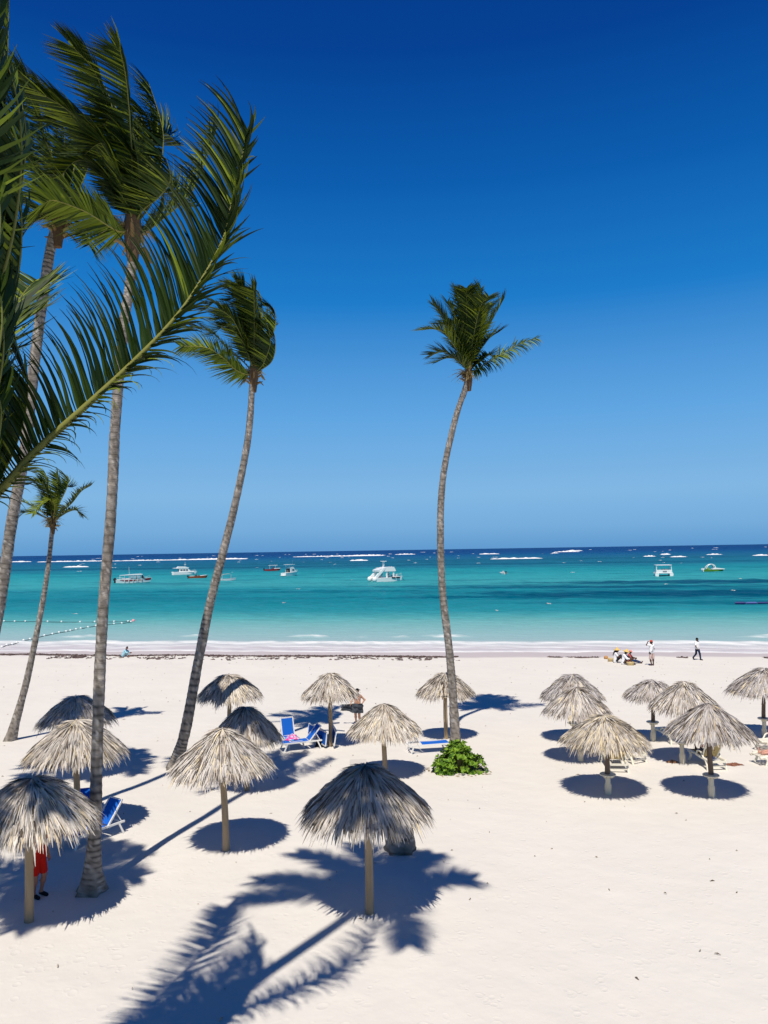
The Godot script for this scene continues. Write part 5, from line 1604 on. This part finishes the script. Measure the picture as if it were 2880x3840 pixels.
func person(label: String, at: Vector3, turn: float, J: Dictionary, wear: Dictionary, s := 1.0) -> Node3D:
	# J: joints in metres for a 1.75 m figure facing local +z
	var o := thing("person", label, "person", at, turn, "people on the beach")
	var P := {}
	for k in J:
		P[k] = J[k] * s
	var skin: Color = wear.skin
	var bones := []
	var rb := func(a: Vector3, b: Vector3, r0: float, r1: float) -> void: bones.append([a, b, r0 * s, r1 * s])
	var up: Vector3 = (P.chest - P.pelvis).normalized()
	var acr: Vector3 = (P.sl - P.sr).normalized()
	rb.call(P.sl - acr * 0.03 * s, P.sr + acr * 0.03 * s, 0.062, 0.062)
	for sg in [-1.0, 1.0]:
		rb.call(P.chest + acr * 0.075 * sg * s, P.pelvis + up * 0.14 * s + acr * 0.06 * sg * s, 0.108, 0.092)
		rb.call(P.pelvis + up * 0.14 * s + acr * 0.06 * sg * s, P.pelvis + acr * 0.07 * sg * s, 0.092, 0.108)
	rb.call(P.chest, P.neck, 0.09, 0.056)
	rb.call(P.neck, P.head - (P.head - P.neck).normalized() * 0.06 * s, 0.054, 0.052)
	for q in ["l", "r"]:
		rb.call(P["s" + q], P["e" + q], 0.052, 0.041)
		rb.call(P["e" + q], P["w" + q], 0.042, 0.027)
		rb.call(P["h" + q], P["k" + q], 0.088, 0.058)
		rb.call(P["k" + q], P["k" + q].lerp(P["a" + q], 0.35), 0.056, 0.056)
		rb.call(P["k" + q].lerp(P["a" + q], 0.3), P["a" + q], 0.056, 0.036)
		rb.call(P["a" + q], P["t" + q], 0.038, 0.028)
	var body := sdf(bones, 0.02 * s, 0.05 * s, skin)
	# head with nose, ears, chin
	var face: Vector3 = J.get("face", Vector3(0, 0, 1)).normalized()
	var hu: Vector3 = (P.head - P.neck).normalized()
	hu = (hu - face * hu.dot(face)).normalized()
	var hx := hu.cross(face)
	var hd: Vector3 = P.head
	var hb := [[hd + hu * 0.03 * s - face * 0.015 * s, hd - hu * 0.0 * s + face * 0.005 * s, 0.085 * s, 0.078 * s], [hd, hd - hu * 0.085 * s + face * 0.045 * s, 0.068 * s, 0.036 * s],
		[hd + hu * 0.005 * s + face * 0.08 * s, hd - hu * 0.028 * s + face * 0.098 * s, 0.012 * s, 0.015 * s], [hd + hu * 0.02 * s + face * 0.074 * s - hx * 0.035 * s, hd + hu * 0.02 * s + face * 0.074 * s + hx * 0.035 * s, 0.014 * s, 0.014 * s],
		[hd - hu * 0.058 * s + face * 0.078 * s - hx * 0.018 * s, hd - hu * 0.058 * s + face * 0.078 * s + hx * 0.018 * s, 0.011 * s, 0.011 * s],
		[hd + hx * 0.08 * s + hu * 0.01 * s, hd + hx * 0.082 * s - hu * 0.025 * s, 0.016 * s, 0.011 * s], [hd - hx * 0.08 * s + hu * 0.01 * s, hd - hx * 0.082 * s - hu * 0.025 * s, 0.016 * s, 0.011 * s],
		[P.neck, hd - hu * 0.05 * s, 0.052 * s, 0.05 * s]]
	body.add(sdf(hb, 0.009 * s, 0.022 * s, skin))
	for q in ["l", "r"]:
		var fd: Vector3 = (P["w" + q] - P["e" + q]).normalized()
		var inw: Vector3 = J.get("palm_" + q, Vector3(-1.0 if q == "l" else 1.0, 0, 0.0))
		hand(body, P["w" + q], J.get("hand_" + q, fd), inw, s, skin, 0.45, 1.0 if q == "l" else -1.0)
	part("body", body, M.skin, o)
	for sg in [-1.0, 1.0]:
		var ey := MB.new()
		ey.ball(hd + hu * 0.002 * s + face * 0.073 * s + hx * 0.031 * s * sg, Vector3.ONE * 0.011 * s, Color(0.03, 0.025, 0.02), 8, 6)
		part("eye", ey, M.skin, o)
	var hair := sdf([[hd + hu * 0.045 * s - face * 0.02 * s, hd - hu * 0.02 * s - face * 0.045 * s, 0.086 * s, 0.07 * s]], 0.011 * s, 0.02 * s, wear.get("hair", Color(0.012, 0.01, 0.009)))
	part("hair", hair, M.cloth, o)
	if wear.has("long_hair"):
		part("hair", sdf([[hd - face * 0.05 * s, P.neck - face * 0.1 * s, 0.075 * s, 0.07 * s], [P.neck - face * 0.1 * s, P.chest - face * 0.14 * s, 0.07 * s, 0.04 * s]], 0.014 * s, 0.03 * s, Color(0.012, 0.01, 0.009)), M.cloth, o)
	if wear.has("shirt"):
		var sb := []
		sb.append([P.sl, P.sr, 0.078 * s, 0.078 * s])
		for sg in [-1.0, 1.0]:
			sb.append([P.chest + acr * 0.075 * sg * s, P.pelvis + up * 0.1 * s + acr * 0.07 * sg * s, 0.126 * s, 0.122 * s])
			sb.append([P.pelvis + up * 0.1 * s + acr * 0.07 * sg * s, P.pelvis + acr * 0.075 * sg * s - up * 0.02 * s, 0.12 * s, 0.128 * s])
		var sl: float = wear.get("sleeve", 0.6)
		for q in ["l", "r"]:
			sb.append([P["s" + q], P["s" + q].lerp(P["e" + q], minf(sl, 1.0)), 0.07 * s, 0.064 * s])
			if sl > 1.0: sb.append([P["e" + q], P["e" + q].lerp(P["w" + q], sl - 1.0), 0.058 * s, 0.046 * s])
		part("shirt", sdf(sb, 0.02 * s, 0.04 * s, wear.shirt), M.cloth, o)
	if wear.has("legs"):
		var lb := [[P.pelvis + acr * 0.07 * s, P.pelvis - acr * 0.07 * s, 0.12 * s, 0.12 * s]]
		var cut: float = wear.get("leg_len", 0.8)
		for q in ["l", "r"]:
			lb.append([P["h" + q], P["h" + q].lerp(P["k" + q], minf(cut, 1.0)), 0.106 * s, (0.092 if cut < 1.0 else 0.074) * s])
			if cut > 1.0: lb.append([P["k" + q], P["k" + q].lerp(P["a" + q], cut - 1.0), 0.074 * s, 0.058 * s])
		part("trousers" if cut > 1.0 else "shorts", sdf(lb, 0.02 * s, 0.035 * s, wear.legs), M.cloth, o)
	if wear.has("shoes"):
		for q in ["l", "r"]:
			part("shoe", sdf([[P["a" + q] - Vector3(0, 0.02, 0) * s, P["t" + q], 0.05 * s, 0.042 * s]], 0.014 * s, 0.02 * s, wear.shoes), M.cloth, o)
	if wear.has("cap"):
		var cp := sdf([[hd + hu * 0.055 * s - face * 0.015 * s, hd + hu * 0.05 * s + face * 0.0 * s, 0.093 * s, 0.09 * s]], 0.011 * s, 0.02 * s, wear.cap)
		var bd := face * (-1.0 if wear.has("backwards") else 1.0)
		for k in 8:
			var a0 := -1.1 + 2.2 * k / 8.0
			var a1 := -1.1 + 2.2 * (k + 1) / 8.0
			var c := hd + hu * 0.055 * s
			cp.quad(c + (bd * cos(a1) + hx * sin(a1)) * 0.17 * s, c + (bd * cos(a0) + hx * sin(a0)) * 0.17 * s, c + (bd * cos(a0) + hx * sin(a0)) * 0.085 * s, c + (bd * cos(a1) + hx * sin(a1)) * 0.085 * s, wear.cap)
		part("cap", cp, M.cloth, o)
	if wear.has("straw_hat"):
		var hm := MB.new()
		hm.lathe(Transform3D(Basis(hx, hu, face).orthonormalized(), hd + hu * 0.04 * s), [Vector2(0.0, 0.14 * s), Vector2(0.06 * s, 0.135 * s), Vector2(0.1 * s, 0.03 * s), Vector2(0.21 * s, 0.0), Vector2(0.23 * s, -0.025 * s), Vector2(0.2 * s, -0.012 * s), Vector2(0.1 * s, 0.01 * s)], 22, Color(0.66, 0.46, 0.16))
		part("straw_hat", hm, M.thatch, o)
	return o

func stand() -> Dictionary:
	return {"head": Vector3(0, 1.63, 0.02), "neck": Vector3(0, 1.48, 0), "chest": Vector3(0, 1.31, 0), "pelvis": Vector3(0, 0.96, 0), "sl": Vector3(0.17, 1.42, 0), "sr": Vector3(-0.17, 1.42, 0), "el": Vector3(0.25, 1.15, -0.02), "er": Vector3(-0.25, 1.15, -0.02), "wl": Vector3(0.26, 0.91, 0.06), "wr": Vector3(-0.26, 0.91, 0.06), "hl": Vector3(0.09, 0.92, 0), "hr": Vector3(-0.09, 0.92, 0), "kl": Vector3(0.10, 0.5, 0.02), "kr": Vector3(-0.10, 0.5, 0.02), "al": Vector3(0.1, 0.08, -0.03), "ar": Vector3(-0.1, 0.08, -0.03), "tl": Vector3(0.12, 0.03, 0.14), "tr": Vector3(-0.12, 0.03, 0.14)}

func seated(lean: float) -> Dictionary:
	# sitting on the ground, knees up
	return {"head": Vector3(0, 0.80, 0.08 + lean), "neck": Vector3(0, 0.66, 0.03 + lean * 0.8), "chest": Vector3(0, 0.49, lean * 0.6), "pelvis": Vector3(0, 0.13, 0), "sl": Vector3(0.17, 0.60, lean * 0.75), "sr": Vector3(-0.17, 0.60, lean * 0.75), "el": Vector3(0.25, 0.40, 0.16 + lean), "er": Vector3(-0.25, 0.40, 0.16 + lean), "wl": Vector3(0.14, 0.38, 0.38 + lean), "wr": Vector3(-0.14, 0.38, 0.38 + lean), "hl": Vector3(0.09, 0.13, 0.02), "hr": Vector3(-0.09, 0.13, 0.02), "kl": Vector3(0.16, 0.44, 0.34), "kr": Vector3(-0.16, 0.44, 0.34), "al": Vector3(0.14, 0.07, 0.55), "ar": Vector3(-0.14, 0.07, 0.55), "tl": Vector3(0.15, 0.03, 0.72), "tr": Vector3(-0.15, 0.03, 0.72)}

func people() -> void:
	var brown := Color(0.075, 0.035, 0.022)
	var pale := Color(0.50, 0.27, 0.17)
	# man in a red cap shading his eyes, looking out to sea to the left
	var J := stand()
	J.el = Vector3(0.40, 1.46, 0.10)
	J.wl = Vector3(0.18, 1.66, 0.16)
	J.hand_l = Vector3(-1, 0.15, 0.05)
	J.palm_l = Vector3(0, -1, 0.2)
	J.kl = Vector3(0.12, 0.5, 0.05)
	J.kr = Vector3(-0.13, 0.5, 0.0)
	J.face = Vector3(0.25, 0.05, 1)
	var o := person("man in a red cap, white shirt and pale shorts shading his eyes", on_sand(19.92, -58.16), PI + 0.6, J, {"skin": brown, "shirt": Color(0.78, 0.78, 0.78), "sleeve": 0.75, "legs": Color(0.55, 0.42, 0.38), "leg_len": 0.95, "cap": Color(0.52, 0.06, 0.03)}, 1.08)
	var bg := thing("shoulder_bag", "small black bag slung across the man in the red cap", "bag", o.position, o.rotation.y)
	var st := MB.new()
	st.tube(curve([Vector3(-0.14, 1.58, 0.0), Vector3(-0.02, 1.38, -0.17), Vector3(0.15, 1.12, -0.17), Vector3(0.2, 1.02, -0.05)], 10), [0.012], 5, DARK)
	part("strap", st, M.cloth, bg)
	part("pouch", crumpled(Vector3(0.2, 0.92, 0.02), Vector3(0.06, 0.16, 0.11), 0.1, 4.0, [DARK]), M.cloth, bg)
	# walker
	J = stand()
	J.kl = Vector3(0.09, 0.52, 0.16)
	J.al = Vector3(0.08, 0.1, 0.22)
	J.tl = Vector3(0.08, 0.05, 0.39)
	J.kr = Vector3(-0.08, 0.5, -0.06)
	J.ar = Vector3(-0.07, 0.16, -0.36)
	J.tr = Vector3(-0.07, 0.04, -0.24)
	J.el = Vector3(0.26, 1.16, -0.10)
	J.wl = Vector3(0.27, 0.92, -0.04)
	J.er = Vector3(-0.26, 1.16, 0.06)
	J.wr = Vector3(-0.26, 0.95, 0.2)
	person("man in a black cap, white shirt and jeans walking along the waterline", on_sand(24.69, -61.53), 0.55, J, {"skin": Color(0.14, 0.075, 0.05), "shirt": Color(0.78, 0.78, 0.77), "sleeve": 0.8, "legs": Color(0.012, 0.025, 0.06), "leg_len": 1.97, "cap": Color(0.012, 0.012, 0.015), "shoes": Color(0.02, 0.018, 0.018)}, 1.0)
	# the seated group
	J = seated(0.12)
	J.face = Vector3(0, -0.25, 1)
	person("straw-hatted person in loose white sitting with back turned, foremost of the group", on_sand(18.05, -59.1), 1.15, J, {"skin": brown, "shirt": Color(0.80, 0.80, 0.82), "sleeve": 1.5, "legs": Color(0.10, 0.07, 0.06), "leg_len": 1.5, "straw_hat": true}, 1.22)
	J = seated(0.05)
	person("person with long dark braids, straw hat and white shirt at the left of the group", on_sand(17.8, -60.3), 1.3, J, {"skin": brown, "shirt": Color(0.78, 0.77, 0.79), "sleeve": 0.6, "legs": Color(0.03, 0.035, 0.04), "leg_len": 1.8, "straw_hat": true, "long_hair": true}, 1.22)
	J = seated(0.02)
	for q in ["l", "r"]:
		var sg := 1.0 if q == "l" else -1.0
		J["k" + q] = Vector3(0.13 * sg, 0.2, 0.42)
		J["a" + q] = Vector3(0.12 * sg, 0.08, 0.82)
		J["t" + q] = Vector3(0.13 * sg, 0.18, 0.9)
	J.face = Vector3(0.2, -0.35, 1)
	person("person in a pink cap and red top sitting with jeans stretched towards the right", on_sand(18.75, -59.9), 1.1, J, {"skin": brown, "shirt": Color(0.45, 0.10, 0.09), "sleeve": 0.7, "legs": Color(0.02, 0.04, 0.11), "leg_len": 1.75, "cap": Color(0.75, 0.30, 0.26)}, 1.1)
	# bather folding a towel
	J = stand()
	J.el = Vector3(0.33, 1.2, -0.14)
	J.wl = Vector3(0.24, 1.0, 0.05)
	J.er = Vector3(-0.25, 1.15, 0.12)
	J.wr = Vector3(-0.22, 1.08, 0.36)
	J.face = Vector3(-0.4, -0.1, 1)
	o = person("bare-chested man in a backwards black cap and shorts shaking out a towel", on_sand(-1.45, -38.0), -0.35, J, {"skin": pale, "legs": Color(0.30, 0.20, 0.20), "leg_len": 0.75, "cap": Color(0.012, 0.012, 0.015), "backwards": true}, 0.98)
	var tw := MB.new()
	var ru := 18
	var rv := 10
	for i in ru + 1:
		for j in rv + 1:
			var u := float(i) / ru
			var v := float(j) / rv
			tw.vert(Vector3(-0.72 + 1.12 * u + 0.08 * noise.get_noise_2d(u * 3.0, v * 2.0), 1.12 - 0.5 * v * (0.6 + 0.4 * u) + 0.3 * (u - 0.4) * (1.0 - u) - 0.1 * sin(u * 3.0), 0.32 + 0.10 * sin(u * 9.0 + v * 2.0) + 0.1 * noise.get_noise_2d(u * 4.0, v * 3.0 + 7.0)), Vector3.BACK, Color(0.06, 0.068, 0.085))
	for i in ru:
		for j in rv:
			var a := i * (rv + 1) + j
			tw.ix.append_array(PackedInt32Array([a, a + rv + 1, a + rv + 2, a, a + rv + 2, a + 1]))
	smooth_normals(tw)
	var tt := part("beach_towel", tw, M.cloth, self)
	tt.position = o.position
	tt.rotation.y = o.rotation.y
	tag(tt, "dark grey towel held out by the bare-chested man", "towel")
	# bather in red behind the corner parasol
	J = stand()
	J.kl = Vector3(0.09, 0.5, 0.1)
	J.al = Vector3(0.09, 0.08, 0.0)
	J.tl = Vector3(0.1, 0.03, 0.17)
	person("person in bright red shorts standing behind the corner parasol", on_sand(-8.35, -18.65), 1.2, J, {"skin": Color(0.40, 0.18, 0.11), "shirt": Color(0.55, 0.02, 0.015), "sleeve": 0.5, "legs": Color(0.62, 0.02, 0.015), "leg_len": 0.8, "shoes": DARK}, 1.0)
	# figure crouching at the seaweed line
	J = seated(0.30)
	J.face = Vector3(0, -0.7, 1)
	person("person in a light blue shirt crouching at the seaweed line", on_sand(-23.5, -69.2), 1.4, J, {"skin": Color(0.2, 0.1, 0.07), "shirt": Color(0.32, 0.58, 0.68), "sleeve": 1.4, "legs": Color(0.3, 0.5, 0.58), "leg_len": 1.7}, 1.0)
	# sunbather on the tan lounger
	J = stand()
	var lie := {}
	for k in J:
		var p: Vector3 = J[k]
		# flat along the seat up to the hips, back raised with the lounger
		if p.y <= 0.97: lie[k] = Vector3(p.x, 0.44 + p.z * 0.5, 0.05 + (p.y - 0.96))
		else: lie[k] = Vector3(p.x, 0.46 + (p.y - 0.96) * 0.72 + 0.02, 0.10 + (p.y - 0.96) * 0.58)
	lie.er = Vector3(-0.42, 0.84, 0.42)
	lie.wr = Vector3(-0.24, 1.02, 0.5)
	lie.tl = Vector3(0.12, 0.6, -0.86)
	lie.tr = Vector3(-0.12, 0.6, -0.86)
	lie.wl = Vector3(0.26, 0.5, 0.0)
	lie.el = Vector3(0.3, 0.6, 0.16)
	lie.face = Vector3(0, 0.5, -1)
	person("brown-skinned sunbather lying on the tan lounger, one elbow up", on_sand(12.15, -29.6), 0.05, lie, {"skin": Color(0.13, 0.05, 0.032), "legs": Color(0.05, 0.05, 0.06), "leg_len": 0.6}, 0.98)
	var lie2 := {}
	for k in lie: lie2[k] = lie[k]
	lie2.er = Vector3(-0.3, 0.6, 0.16)
	lie2.wr = Vector3(-0.26, 0.5, 0.0)
	person("pale bather lying on the front lounger at the right edge", on_sand(15.0, -29.8), 1.7, lie2, {"skin": Color(0.56, 0.30, 0.22), "legs": Color(0.03, 0.03, 0.12), "leg_len": 0.4}, 0.98)
